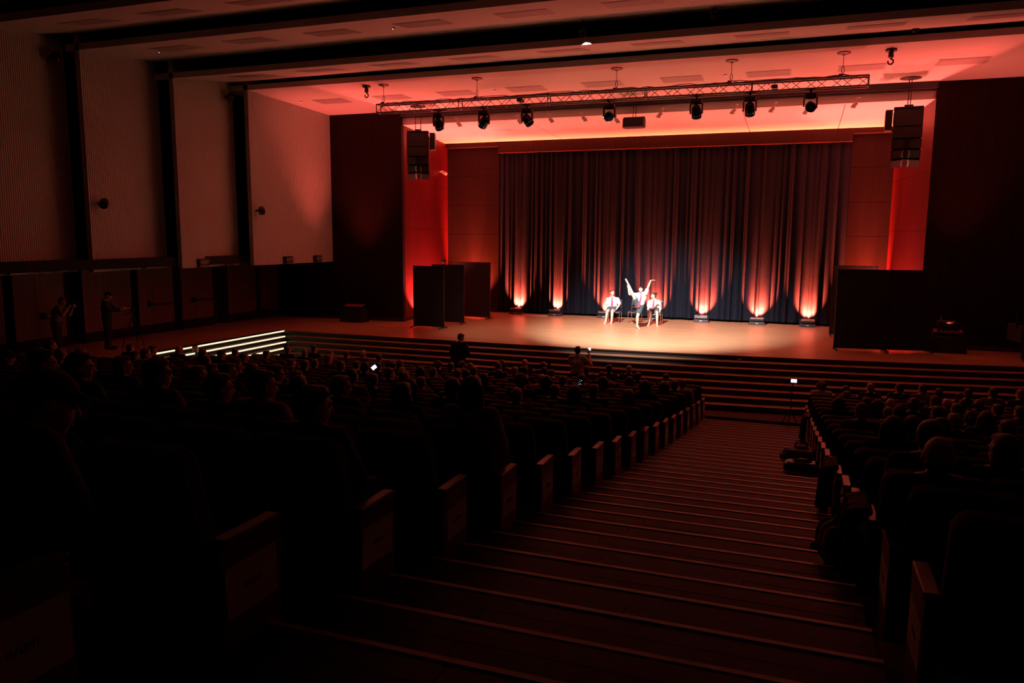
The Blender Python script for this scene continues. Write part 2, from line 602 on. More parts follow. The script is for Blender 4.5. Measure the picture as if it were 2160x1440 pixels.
# tiny detector lights on the ceiling
for x, y, k, nm in ((338, 121, 'whitedot', 'left end of third bay'), (830, 72, 'led', 'middle of third bay'), (1044, 192, 'whitedot', 'bay above the truss, middle'),
                    (1459, 12, 'greendot', 'third bay, right part'), (1530, 160, 'whitedot', 'bay above the truss, right part'), (635, 216, 'whitedot', 'bay above the truss, left end')):
    yv = 24.6 if y > 150 else 17.0
    p = at_z(x, y, 9.42 if y > 150 else 9.5)
    t = thing('smoke_detector', f'tiny round ceiling detector with a light, {nm}', 'detector', (p.x, p.y, (lambda q: q[1] + (q[3] - q[1]) * (p.y - q[0]) / (q[2] - q[0]))(bay(5 if p.y > 22.3 else 3 if p.y < 19.2 else 4))), 0, 'detectors on the ceiling')
    MB().lathe([(.05, 0), (.05, -.02), (.03, -.045)], (0, 0, 0), n=12).build('housing', M['white'], t)
    MB().ball((0, -.03, -.045), .012, 8, 5).build('light', M[k], t)

# ------------------------------------------------------------------ left wall: pale ribbed panels above dark doors
ZP = 3.55
PAN = [(10.0, 12.75, -18.75), (13.05, 15.8, -18.56), (16.1, 18.9, -18.41), (19.2, 22.0, -18.2), (22.3, 27.3, -17.94)]
for i, (y0, y1, x0) in enumerate(PAN):
    last = i == len(PAN) - 1
    ztop = 9.9
    pts = [(x0, y0), (x0 - .05, y1)] if last else [(x0, y0), (PAN[i + 1][2] - .80, y1 + .50)]
    back = [(pts[-1][0] - .1, pts[-1][1]), (x0 - .2, y0 + .3), (x0 - .16, y0 + .02), (x0 - .16, y0)]
    poly = pts + back
    n = len(poly)
    b = MB()
    vs = [(p[0], p[1], ZP) for p in poly] + [(p[0], p[1], ztop) for p in poly]
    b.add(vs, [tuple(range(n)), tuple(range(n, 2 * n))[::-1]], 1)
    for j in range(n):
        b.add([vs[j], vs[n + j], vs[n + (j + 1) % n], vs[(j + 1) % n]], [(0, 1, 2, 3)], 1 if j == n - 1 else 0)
    struct(b.build('wall_left', [M['panel'], M['panel_edge']]))
b = MB()
b.box(-21.9, -21.6, 9, 27.6, 1.0, 11)
b.box(-21.6, -18.4, 9, 27.4, 3.62, 3.9)
b.box(-20.2, -19.9, 9, 27.4, 3.9, 11)
struct(b.build('wall_left', M['void']))



def pan_x(i, y):
    y0, y1, x0 = PAN[i]
    xb, yb = (x0 - .05, y1) if i == 4 else (PAN[i + 1][2] - .80, y1 + .50)
    return x0 + (xb - x0) * (y - y0) / (yb - y0)


# doors in the lower left wall (spans read along the wall)
XW = -20.75
DOORS = [(-60, 7, None), (29, 137, (98, 143, 667, 663, 'alu')), (176, 278, (238, 277, 653, 649, 'alu')), (293, 367, (322, 373, 641, 638, 'black')),
         (384, 450, (413, 455, 632, 630, 'black')), (482, 541, None), (551, 603, None)]
for i, (xa, xb, bar) in enumerate(DOORS):
    ya, yb = at_x(xa, 640, XW).y, at_x(xb, 640, XW).y
    d = struct(empty(f'door_{i + 1}'))
    b = MB()
    b.box(XW - .9, XW, ya, yb, ZS, 3.7)
    b.build('leaf', M['doorwood'], d)
    ym = ya + (yb - ya) * .42
    b = MB()
    b.box(XW - .002, XW + .006, ya, yb, ZS + .02, ZS + .34)
    b.build('kick_plate', M['cladding'], d)
    b = MB()
    b.box(XW - .001, XW + .004, ym - .006, ym + .006, ZS, 3.6)
    b.build('leaf_joint', M['void'], d)
    if bar:
        p, q = at_x(bar[0], bar[2], XW + .12), at_x(bar[1], bar[3], XW + .12)
        b = MB()
        b.tube(p, q, .022, n=8)
        b.build('push_bar', M[bar[4]], d)
        b = MB()
        b.box(XW, XW + .15, p.y - .09, p.y + .04, p.z - .08, p.z + .1)
        b.box(XW, XW + .15, q.y - .03, q.y + .03, q.z - .03, q.z + .03)
        b.build('lock_case', M['black'], d, bevel=.01)
b = MB()
b.box(XW - .5, XW - .35, 10, 27.4, ZS, 3.7)
struct(b.build('wall_left', M['darkwood']))

# dark front walls either side of the stage opening, red side walls, back wall
YF = 27.3
b = MB()
b.box(-21.9, -14.75, YF, YF + .2, 0, 10.2)
struct(b.build('wall_front_left', M['darkwood']))
b = MB()
b.box(3.70, 9.2, YF, YF + .2, 0, 10.2)
struct(b.build('wall_front_right', M['darkwood']))
for sx, (xa, xb), nm in ((-1, (-14.75, -15.27), 'wall_stage_left'), (1, (3.70, 3.16), 'wall_stage_right')):
    e = struct(empty(nm))
    zc = [ZS + .12, 3.05, 4.9, 6.75, 9.02]
    for za, zb in zip(zc[:-1], zc[1:]):
        b = MB()
        o = sx * .2
        b.prism([(xa, YF + .05), (xb, 32.75), (xb + o, 32.75), (xa + o, YF + .05)], 'z', za + .005, zb - .005)
        b.build('panel', M['redwood'], e)
    b = MB()
    b.prism([(xa + sx * .012, YF + .05), (xb + sx * .012, 32.75), (xb + sx * .2, 32.75), (xa + sx * .2, YF + .05)], 'z', ZS, 9.2)
    b.build('backing', M['void'], e)
b = MB()
b.box(-16.5, 9.2, 33.0, 33.2, 0, 10)
struct(b.build('wall_back', M['void']))
YB = 32.6
for nm, xr in (('wall_back_left', [(-15.24, -12.72)]), ('wall_back_right', [(1.68, 2.5), (2.5, 3.2)])):
    e = struct(empty(nm))
    zc = [ZS, 2.05, 3.42, 4.72, 6.02, 7.32, 8.58]
    for xa, xb in xr:
        for za, zb in zip(zc[:-1], zc[1:]):
            b = MB()
            b.box(xa + .006, xb - .006, YB, YB + .04, za + .006, zb - .006)
            b.build('cladding_panel', M['cladding'], e)
    b = MB()
    b.box(xr[0][0] - .02, xr[-1][1] + .02, YB + .035, YB + .1, ZS, 8.6)
    b.build('backing', M['void'], e)
b = MB()
b.box(-15.2, 3.15, 32.3, 32.75, 8.56, 8.78)
b.box(-12.66, 1.68, 32.3, 32.6, 8.27, 8.56)
struct(b.build('trim_2', M['darkwood']))   # dark pelmet above the curtain
b = MB()
b.box(-12.66, 1.68, 32.285, 32.3, 8.265, 8.285)
struct(b.build('trim_3', M['redwood']))
b = MB()
b.box(-18.6, -14.75, YF - .03, YF, ZS, ZS + .13)
struct(b.build('baseboard_front_left', M['riser']))
b = MB()
b.box(3.70, 9.2, YF - .03, YF, ZS, ZS + .13)
struct(b.build('baseboard_front_right', M['riser']))
# right wall and rear wall close the hall
b = MB()
for y0, y1 in ((-5, 9.7), (10, 15.8), (16.1, 18.9), (19.2, 22), (22.3, 27.3)):
    b.box(7.3, 7.6, y0, y1 - .3, ZP, 10)
struct(b.build('wall_right', M['panel']))
b = MB()
b.box(8.8, 9.0, -6, 34, 0, 11)
b.box(7.3, 8.8, -6, 27.3, 3.4, 3.55)
struct(b.build('wall_right', M['darkwood']))
b = MB()
b.box(-22, 9, -5.2, -5, 0, 11)
b.box(-22, -21.8, -5, 9, 0, 11)
struct(b.build('wall_back', M['darkwood']))

# ------------------------------------------------------------------ stage curtain
b = MB()
x0, x1, zt, zb = -12.66, 1.70, 8.30, ZS + .10
NX, NZ = 900, 14
offs = []
x = 0.0
ph = 0.0
rows = []
rng = random.Random(5)
wl = []
t = 0.0
while t < 1.0:
    d = rng.choice([.16, .22, .30, .42, .24, .19]) / (x1 - x0)
    wl.append((t, d, rng.uniform(.07, .22), rng.uniform(-.06, .06)))
    t += d


def fold(u):
    for t0, d, a, c in wl:
        if t0 <= u < t0 + d:
            s = (u - t0) / d
            return a * (math.sin(PI * s) ** .7) + c * math.sin(2 * PI * s) * .5
    return 0.0


fo = [fold(i / NX) for i in range(NX + 1)]
for j in range(NZ + 1):
    s = j / NZ
    z = zb + (zt - zb) * s
    amp = 1.0 - .35 * s
    row = []
    for i in range(NX + 1):
        u = i / NX
        drift = .05 * math.sin(u * 9 + 1) * (1 - s)
        k = min(NX, max(0, int(i + drift * 30)))
        row.append((x0 + (x1 - x0) * u, 32.66 - .02 - fo[k] * amp - .012 * math.sin(40 * u + 3 * s), z))
    rows.append(row)
vs = [p for r_ in rows for p in r_]
W = NX + 1
b.add(vs, [(j * W + i, j * W + i + 1, (j + 1) * W + i + 1, (j + 1) * W + i) for j in range(NZ) for i in range(NX)])
cu = thing('stage_curtain', 'tall dark pleated velvet curtain closing the back of the stage', 'curtain', (0, 0, 0))
b.build('cloth', M['curtain'], cu, smooth=True)
b = MB()
for j in range(2):
    z = (zb, zb + .09)[j]
b.add([(p[0], p[1] - .006, zb - .002) for p in rows[0]] + [(p[0], p[1] - .006, zb + .10) for p in rows[0]],
      [(i, i + 1, W + i + 1, W + i) for i in range(NX)])
b.build('hem', M['curtain'], cu, smooth=True)
MB().box(x0, x1, 32.55, 32.75, 8.27, 8.33).build('track', M['black'], cu)

# ------------------------------------------------------------------ LED wall washers at the curtain foot
def washer(loc, label):
    t = thing('wall_washer', label, 'stage light', loc, 0, 'wall washers along the curtain')
    b = MB()
    b.prism([(-.30, 0.015), (-.24, 0), (.24, 0), (.30, .015), (.31, .07), (.27, .11), (-.27, .11), (-.31, .07)], 'y', -.20, .16)
    b.build('base', M['steel'], t, bevel=.012)
    b = MB()
    b.prism([(-.16, .13), (-.19, .19), (-.15, .265), (-.05, .30), (.10, .29), (.13, .20), (.08, .13)], 'x', -.26, .26)
    b.build('lamp_head', M['blackgloss'], t, bevel=.012)
    b = MB()
    b.add([(-.235, .05, .292), (.235, .05, .292), (.235, .132, .215), (-.235, .132, .215)], [(0, 1, 2, 3)])
    b.build('lens', M['washglow'], t)
    for s in (-1, 1):
        b = MB()
        b.box(s * .275 - .012, s * .275 + .012, -.04, .04, .06, .25)
        b.build('bracket', M['steel'], t, bevel=.004)
    b = MB()
    b.box(-.25, .25, -.185, -.165, .235, .262)
    b.build('top_trim', M['alu'], t, bevel=.004)
    b = MB()
    b.box(-.045, .045, -.205, -.199, .05, .075)
    b.build('badge', M['white'], t)
    return t


wl_names = ['leftmost, left of the pale cable', 'second from left', 'third from left, half hidden by seated man', 'behind the bare legs of the right sitter',
            'just right of the dancers', 'second from the right end', 'rightmost, beside the right screens', 'hidden behind the left screens', 'hidden behind the right screens']
for (ux, uy), nm in zip(UPLIGHTS, wl_names):
    washer((ux, uy, ZS), f'low black wall washer lighting the cloth red, {nm}')
pts = [V((-11.3, 31.85, ZS + .012)), V((-10.9, 31.7, ZS + .012)), V((-10.5, 31.66, ZS + .012)), V((-10.1, 31.75, ZS + .012))]
b = MB()
b.path(pts, .014)
tag(b.build('power_cable', M['white']), 'pale cable on stage boards between the two leftmost washers', 'cable')

# ------------------------------------------------------------------ folding screens in the wings
def screen(pa, pb, h, label):
    pa, pb = V(pa), V(pb)
    c = (pa + pb) / 2
    L = (pb - pa).length
    rz = math.atan2(pb.y - pa.y, pb.x - pa.x)
    t = thing('stage_screen', label, 'screen', (c.x, c.y, ZS), rz, 'black screens in the wings')
    MB().box(-L / 2 + .03, L / 2 - .03, -.012, .012, .11, h - .03).build('cloth_panel', M['navycloth'], t)
    b = MB()
    for s in (-1, 1):
        b.box(s * (L / 2 - .02) - .02, s * (L / 2 - .02) + .02, -.02, .02, .06, h)
    b.box(-L / 2, L / 2, -.02, .02, h - .04, h)
    b.box(-L / 2, L / 2, -.02, .02, .07, .11)
    b.build('frame', M['black'], t)
    for s in (-1, 1):
        f = MB().box(s * (L / 2 - .05) - .02, s * (L / 2 - .05) + .02, -.30, .30, .035, .065).build('foot', M['black'], t)
        for q in (-1, 1):
            b = MB()
            b.tube((s * (L / 2 - .05) - .02, q * .27, .025), (s * (L / 2 - .05) + .02, q * .27, .025), .025, n=10)
            b.build('caster', M['alu'], f)
    return t


def zpt(x, y):
    return at_z(x, y, ZS)


screen(zpt(873, 690), zpt(937, 694), 2.32, 'black cloth screen on casters, frontmost of the left wing, by the stage edge')
screen(zpt(912, 681), zpt(979, 684), 2.32, 'black cloth screen, middle one of the three at left wing')
screen(zpt(962, 669), zpt(1034, 673.5), 2.36, 'black cloth screen, rearmost of the left wing, nearest the curtain')
screen(zpt(1757, 738), zpt(1868, 742.3), 2.5, 'black cloth screen, front left of the right wing group')
screen(zpt(1862, 742), zpt(1962, 744.5), 2.5, 'black cloth screen, front right of the right wing group')
screen(zpt(1748, 708.5), zpt(1842, 713), 2.5, 'black cloth screen standing behind the right wing pair')

# light stand between left screens
p = at_z(932, 676, ZS)
t = thing('light_stand', 'thin stand poking above the left black screens', 'stand', (p.x - .1, p.y + .4, ZS))
MB().tube((0, 0, .3), (0, 0, 2.35), .016, n=8).build('pole', M['black'], t)
for k in range(3):
    a = k * 2 * PI / 3
    MB().tube((0, 0, .5), (.35 * math.cos(a), .35 * math.sin(a), .01), .012, n=6).build('leg', M['black'], t)
MB().box(-.09, .09, -.06, .06, 2.33, 2.5).build('lamp', M['black'], t, bevel=.02)

# ------------------------------------------------------------------ truss with hangers
TY, TZ0, TZ1 = 22.9, 8.60, 8.86
TX0, TX1 = -13.2, 1.48
t = thing('lighting_truss', 'long aluminium lighting truss hung below ceiling in front of stage', 'truss', ((TX0 + TX1) / 2, TY, TZ0))
hw = (TX1 - TX0) / 2
dz = TZ1 - TZ0
for y_, z_ in ((-.14, 0), (.14, 0), (-.14, dz), (.14, dz)):
    MB().tube((-hw, y_, z_), (hw, y_, z_), .025, n=8).build('chord', M['truss'], t)
b = MB()
n = 46
for i in range(n):
    xa, xb = -hw + 2 * hw * i / n, -hw + 2 * hw * (i + 1) / n
    up = i % 2
    for y_ in (-.14, .14):
        u2 = up if y_ < 0 else 1 - up
        b.tube((xa, y_, dz * u2), (xb, y_, dz * (1 - u2)), .009, n=5)
    if i % 2 == 0:
        b.tube((xa, -.14, dz), (xa, .14, dz), .009, n=5)
        b.tube((xa, -.14, 0), (xa, .14, 0), .009, n=5)
b.build('lacing', M['truss'], t)['kind'] = 'stuff'
for i in range(6):
    xx = -hw + 2 * hw * i / 5
    b = MB()
    for y_ in (-.14, .14):
        b.tube((xx, y_, 0), (xx, y_, dz), .016, n=6)
    for z_ in (0, dz):
        b.tube((xx, -.14, z_), (xx, .14, z_), .016, n=6)
    b.build('end_frame', M['truss'], t)
rng = random.Random(3)
for side in (0, 1):
    pts = []
    for i in range(60):
        pts.append(V((-hw + .4 + (2 * hw - .8) * i / 59, -.1 + .12 * side + rng.uniform(-.03, .03), dz + .03 + rng.uniform(-.01, .035))))
    MB().path(pts, .010, 5).build('cable_run', M['black'], t)
for j, (x, y) in enumerate(((811, 182), (1007, 168), (1302, 148), (1544, 130), (1780, 115))):
    p = at_z(x, y, 9.46)
    zc = ZN[5] + (9.40 - ZN[5]) * (TY - 22.3) / 5
    h = thing('truss_hanger', f'steel hanger with turnbuckle and ceiling plate, {nth(j + 1)} from left, holding the truss', 'hanger', (p.x, TY, zc), 0, 'hangers of the truss')
    MB().lathe([(.17, 0), (.17, -.02), (.06, -.05), (.03, -.07)], (0, 0, 0), n=20).build('ceiling_plate', M['steel'], h)
    L = zc - TZ1
    MB().tube((0, 0, -.05), (0, 0, -L * .55), .008, n=6).build('rod', M['steel'], h)
    b = MB()
    b.path([V((0, 0, -L * .55)), V((.03, 0, -L * .62)), V((.03, 0, -L * .78)), V((0, 0, -L * .85)), V((-.03, 0, -L * .78)), V((-.03, 0, -L * .62)), V((0, 0, -L * .55))], .009, 6)
    b.build('turnbuckle', M['steel'], h)
    b = MB()
    b.tube((0, 0, -L * .85), (0, 0, -L + .04), .008, n=6)
    b.path([V((-.3, 0, -L + .02)), V((0, 0, -L + .09)), V((.3, 0, -L + .02))], .008, 5)
    b.ball((-.06, 0, -L + .06), .05, 8, 5)
    b.build('sling', M['black'], h)
for j, (x, y) in enumerate(((773, 184), (1880, 108))):
    p = at_z(x, y, 9.45)
    h = thing('hoist_hook', 'empty black hoist hook on the ceiling ' + ('left of the truss' if j == 0 else 'right of the truss'), 'hook', (p.x, p.y, 9.48), 0, 'hoist hooks')
    MB().lathe([(.14, 0), (.14, -.03), (.06, -.05), (.07, -.18), (.03, -.2)], (0, 0, 0), n=14).build('mount', M['black'], h)
    pts = [V((0, 0, -.2))] + [V((.065 * math.cos(a), 0, -.29 + .07 * math.sin(a))) for a in [PI / 2 - k * PI / 5 for k in range(9)]]
    MB().path(pts, .02, 8).build('hook', M['black'], h)


# moving heads
def moving_head(x, y, kind, label):
    p = at_y(x, y, TY)
    h = thing('moving_head', label, 'stage light', (p.x, TY, TZ0 - .03), 0, 'moving heads on the truss')
    b = MB()
    b.tube((0, 0, .03), (0, 0, -.08), .03, n=8)
    b.cbox((0, 0, .015), (.07, .34, .06))
    b.build('clamp', M['black'], h)
    MB().cbox((0, 0, -.13), (.30, .22, .12)).build('base', M['black'], h, bevel=.02)
    b = MB()
    b.cbox((0, 0, -.20), (.36, .14, .04))
    for s in (-1, 1):
        b.prism([(-.06, -.20), (.06, -.20), (.05, -.44), (.0, -.48), (-.05, -.44)], 'x', s * .165 - .02, s * .165 + .02)
    b.build('yoke', M['black'], h, bevel=.012)
    tilt = {'down': (0.05, .55, -1), 'side': (.55, .3, -.8), 'sider': (-.55, .3, -.8), 'front': (.1, -1, -.45)}[kind]
    d = V(tilt).normalized()
    c = V((0, 0, -.40))
    b = MB()
    b.lathe([(.06, -.17), (.11, -.14), (.135, -.02), (.145, .10), (.14, .17), (.125, .19)], c, d, n=20)
    o = b.build('lamp_head', M['blackgloss'], h)
    MB().lathe([(.115, .0), (.115, .012), (.05, .03)], c + d * .19, d, n=20).build('lens', M['lens'], o)
    b = MB()
    a = d.orthogonal().normalized()
    for k in range(4):
        b.ball(c + d * .1 + Matrix.Rotation(.5 * k - .7, 3, d) @ (V((0, -1, 0)) - d * d.y * -1).normalized() * .14, .007, 6, 4)
    b.build('display', M['bluedot'], o)
    if kind == 'front':
        MB().ball((-.165, -.06, -.45), .016, 8, 5).build('standby_light', M['whitedot'], h)
    return h


mh = [(925, 236, 'down', 'leftmost'), (1021, 232, 'sider', 'second from left, tilted'), (1112, 226, 'side', 'third from left, tilted with pale light bar'),
      (1286, 214, 'front', 'fourth from left, facing the audience'), (1470, 202, 'down', 'fifth from left'), (1583, 196, 'down', 'sixth from left'),
      (1711, 188, 'front', 'rightmost, facing the audience')]
for x, y, k, nm in mh:
    moving_head(x, y, k, f'black moving head stage light under truss, {nm}')
# small boxes clipped to the truss
for x, y, nm in ((1098, 212, 'left half'), (1634, 184, 'right half')):
    p = at_y(x, y, TY)
    tag(MB().cbox(p, (.16, .3, .1)).build('junction_box', M['black'], bevel=.015), f'small black junction box inside the truss, {nm}', 'box', 'boxes on the truss')

# black spotlight in the ceiling slot above the front rows, and two more fixtures of the slots
for x_, y_, z_, lab in ((-5.2, 18.93, 9.46, 'black spotlight tucked in the ceiling slot above the middle of the hall'),
                        (-2.1, 18.9, 9.62, 'dark fixture inside the second ceiling slot, right of the spotlight'), (2.4, 21.98, 9.7, 'dark fixture inside the ceiling slot nearest the stage, right part')):
    h = thing('slot_spotlight', lab, 'stage light', (x_, y_, z_), 0, 'fixtures in the ceiling slots')
    d = V((0, .66, -.75))
    MB().lathe([(.05, -.20), (.075, -.16), (.085, -.02), (.08, .0)], (0, 0, 0), d, n=16).build('housing', M['black'], h)
    MB().tube((-.1, -.1, .1), (.1, -.1, .1), .015, n=6).build('bracket', M['black'], h)
    MB().tube((0, -.1, .1), (0, -.1, 1.4), .012, n=6).build('rod', M['black'], h)

# centre loudspeaker
p = at_y(1338, 247, 27.1)
t = thing('hanging_speaker', 'single black loudspeaker hung at centre below the stage beam', 'speaker', (p.x, 27.1, p.z))
b = MB()
b.prism([(-.36, -.20), (.36, -.20), (.40, .0), (.33, .22), (-.33, .22), (-.40, .0)], 'z', -.36, -.06)
b.build('cabinet', M['black'], t, bevel=.015)
MB().prism([(-.33, -.235), (.33, -.235), (.36, -.205), (-.36, -.205)], 'z', -.34, -.09).build('grille', M['grille'], t)
MB().box(-.37, .37, -.06, .08, -.05, .0).build('rigging_frame', M['black'], t, bevel=.008)
b = MB()
b.tube((-.05, 0, 0), (-.05, .1, 9.22 - p.z), .012, n=6)
b.tube((.05, 0, 0), (.05, .1, 9.22 - p.z), .012, n=6)
b.build('cable', M['steel'], t)


# line arrays
def line_array(top_px, n_box, Y, face, label, side):
    x, y = top_px
    p = at_y(x, y, Y)
    t = thing('line_array', label, 'speaker', (p.x, Y, p.z), face, 'hung line array speakers')
    MB().box(-.40, .40, -.18, .22, -.06, .0).build('rigging_frame', M['black'], t, bevel=.01)
    MB().box(-.12, .12, -.06, .06, 0, .07).build('lift_bar', M['black'], t, bevel=.01)
    z, yy, a = -.08, 0.0, 0.0
    hs = [.50, .34, .30, .26, .26][:n_box]
    angs = [0, R(2), R(7), R(17), R(29)]
    for i, h in enumerate(hs):
        a = angs[i]
        rot = Matrix.Rotation(a, 3, 'X')
        c = V((0, yy, z)) + rot @ V((0, 0, -h / 2))
        poly = [(-.40, -.22), (-.08, -.13), (.08, -.13), (.40, -.22), (.37, .24), (-.37, .24)] if i >= 2 else [(-.40, -.22), (.40, -.22), (.37, .24), (-.37, .24)]
        b = MB()
        m_ = len(poly)
        vs = [c + rot @ V((q[0], q[1], s * (h / 2 - .008))) for s in (-1, 1) for q in poly]
        b.add(vs, [tuple(range(m_))[::-1], tuple(range(m_, 2 * m_))] + [(k, (k + 1) % m_, m_ + (k + 1) % m_, m_ + k) for k in range(m_)])
        o = b.build('cabinet', M['black'], t)
        b = MB()
        if i >= 2:
            for s in (-1, 1):
                b.add([c + rot @ V(q) for q in ((s * .385, -.224, -h / 2 + .02), (s * .09, -.142, -h / 2 + .02), (s * .09, -.142, h / 2 - .02), (s * .385, -.224, h / 2 - .02))],
                      [(0, 1, 2, 3) if s > 0 else (3, 2, 1, 0)])
            if i >= 3:
                w = MB()
                for s in (-1, 1):
                    w.add([c + rot @ V(q) for q in ((s * .10, -.150, -h / 2 + .01), (s * .055, -.135, -h / 2 + .01), (s * .075, -.139, 0), (s * .055, -.135, h / 2 - .01), (s * .10, -.150, h / 2 - .01), (s * .125, -.157, 0))],
                          [(0, 1, 2, 3, 4, 5), (5, 4, 3, 2, 1, 0)])
                w.build('waveguide', M['alu'], o)
        else:
            b.add([c + rot @ V(q) for q in ((-.37, -.226, -h / 2 + .02), (.37, -.226, -h / 2 + .02), (.37, -.226, h / 2 - .02), (-.37, -.226, h / 2 - .02))], [(0, 1, 2, 3)])
        b.build('grille', M['grille'], o)
        for s in (-1, 1):
            k = MB()
            k.cbox(c + rot @ V((s * .385, .05, 0)), (.03, .06, h * .8), rot)
            k.build('link_plate', M['steel'], o)
        end = c + rot @ V((0, 0, -h / 2))
        z, yy = end.z, end.y
    MB().cbox((side * .52, .25, -.35), (.2, .4, .62)).build('side_box', M['black'], t, bevel=.012)
    top = 9.41
    b = MB()
    for dx in ((-.10, .10) if side > 0 else (-.035, .035)):
        b.tube((dx, 0, .06), (dx, 0, top - p.z), .014, n=6)
    b.build('cable', M['steel'], t)
    pl = MB()
    pl.lathe([(.3, 0), (.3, -.02), (.1, -.05)], (0, 0, top - p.z + .01), n=18)
    pl.build('ceiling_plate', M['steel'], t)


line_array((882, 277), 5, 26.6, .35, 'black line array speaker hung before the left red side wall', 1)
line_array((1917, 226), 5, 26.6, -.05, 'black line array speaker hung before the right red side wall', -1)

# small white spot lamps on the stage ceiling
cs = [(963, 252), (1022, 248), (1091, 246), (1157, 243), (1227, 240), (1296, 243), (1398, 231), (1474, 233), (1554, 223), (1636, 219), (1708, 222), (1811, 209)]
for j, (x, y) in enumerate(cs):
    p = at_z(x, y, 8.87)
    s = 1 if x < 1300 else -1
    t = thing('ceiling_spot', f'small white bent spot lamp on stage ceiling, {nth(j + 1)} from left', 'lamp', (p.x, p.y, zj(p.y)), 0, 'white spot lamps on the stage ceiling')
    MB().lathe([(.055, 0), (.055, -.02)], (0, 0, 0), n=14).build('canopy', M['white'], t)
    MB().tube((s * .03, 0, -.02), (s * .03, 0, -.15), .045, n=12).build('stem', M['white'], t)
    pts = []
    b = MB()
    prev = None
    for k in range(6):
        a = k / 5 * PI / 2
        q = V((s * (.03 + .13 * math.sin(a) * .9), 0, -.15 - .02 - .12 * k / 5 - .03 * (1 - math.cos(a))))
        if prev is not None:
            b.tube(prev, q, .055 + .003 * k, .058 + .003 * k, 12)
        prev = q
    b.build('shade', M['white'], t)

# pale bracket camera on the left red wall end
p = at_y(950, 364, 31.6)
t = thing('wall_camera', 'small pale camera on bracket at the far edge of left red wall', 'camera', (-15.16, 31.6, p.z))
MB().box(-.02, .16, -.03, .03, .03, .09).build('bracket', M['white'], t, bevel=.008)
b = MB()
b.tube((.10, 0, .06), (.36, -.12, -.07), .055, .065, 12)
b.build('body', M['white'], t)

# wall loudspeakers on the pale panels
for x, y, i, nm in ((115, 120, 1, 'high on the first pale wall panel'), (218, 429, 2, 'halfway up the second pale wall panel'), (486, 205, 3, 'high on the third pale wall panel'),
                    (551, 444, 4, 'halfway up the fourth pale wall panel')):
    p = at_x(x, y, PAN[i][2])
    X = pan_x(i, p.y)
    p = at_x(x, y, X + .22)
    t = thing('wall_speaker', f'small dark round loudspeaker on bracket, {nm}', 'speaker', (X, p.y, p.z), 0, 'loudspeakers on the left wall')
    MB().box(0, .16, -.03, .03, -.03, .03).build('bracket', M['black'], t)
    MB().lathe([(.09, -.14), (.12, -.10), (.12, .12), (.10, .14)], (.24, 0, 0), (.5, -.6, -.35), n=16).build('housing', M['black'], t)
    MB().lathe([(.10, 0), (.10, .012)], V((.24, 0, 0)) + V((.5, -.6, -.35)).normalized() * .135, (.5, -.6, -.35), n=16).build('grille', M['grille'], t)


def text_mesh(s, size, depth=.004):
    c = bpy.data.curves.new('txt', 'FONT')
    c.body = s
    c.size = size
    c.extrude = depth
    c.align_x = 'CENTER'
    c.align_y = 'CENTER'
    c.resolution_u = 2
    o = bpy.data.objects.new('txt', c)
    COL.objects.link(o)
    dg = bpy.context.evaluated_depsgraph_get()
    me = bpy.data.meshes.new_from_object(o.evaluated_get(dg))
    bpy.data.objects.remove(o)
    return me


tm = text_mesh('EXIT', .17)
tm.materials.clear()
tm.materials.append(M['signtext'])
for j, (x, y, i, w) in enumerate(((35, 572, 1, .42), (172, 567, 1, .42), (316, 562, 2, .42), (431, 557, 3, .46), (516, 553, 3, .42), (610, 550, 4, .42), (672, 548, 4, .40))):
    p = at_x(x, y, PAN[i][2])
    X = pan_x(i, p.y)
    p = at_x(x, y, X + .12)
    t = thing('exit_sign', f'unlit exit sign box at the foot of pale panels, {nth(j + 1)} from left', 'sign', (X + .02, min(p.y, PAN[i][1] - w / 2), ZP + .02 + .13), 0, 'exit signs along the left wall')
    MB().box(-.02, .13, -w / 2, w / 2, -.13, .13).build('housing', M['black'], t, bevel=.01)
    o = MB().box(.13, .134, -w / 2 + .02, w / 2 - .02, -.09, .11).build('face', M['signface'], t)
    l_ = link('lettering', tm, o)
    l_.location = (.137, 0, .01)
    l_.rotation_euler = (PI / 2, 0, PI / 2)
    MB().box(.131, .14, -w / 2 + .02, w / 2 - .02, -.12, -.10).build('trim_strip', M['alu'], t)
#SPLIT
# ------------------------------------------------------------------ figures: capsules and ellipsoids fused into one continuous surface
def remesh(mb, voxel, name, smooth=2):
    me = bpy.data.meshes.new(name)
    me.from_pydata(mb.v, [], mb.f)
    o = bpy.data.objects.new('tmp', me)
    COL.objects.link(o)
    m = o.modifiers.new('r', 'REMESH')
    m.mode = 'VOXEL'
    m.voxel_size = voxel
    m.use_smooth_shade = True
    if smooth:
        s = o.modifiers.new('s', 'SMOOTH')
        s.factor = .5
        s.iterations = smooth
    dg = bpy.context.evaluated_depsgraph_get()
    out = bpy.data.meshes.new_from_object(o.evaluated_get(dg))
    bpy.data.objects.remove(o)
    bpy.data.meshes.remove(me)
    out.name = name
    return out


def cap(b, p, q, r1, r2=None):
    r2 = r1 if r2 is None else r2
    p, q = V(p), V(q)
    b.ball(p, r1, 12, 8)
    b.ball(q, r2, 12, 8)
    if (q - p).length > 1e-4:
        b.tube(p, q, r1, r2, 12)


def frame_rot(f, up=V((0, 0, 1))):
    """rotation whose Y is f, Z near up, X to the side"""
    f = V(f).normalized()
    s = f.cross(up).normalized()
    u = s.cross(f).normalized()
    return Matrix((s, f, u)).transposed()


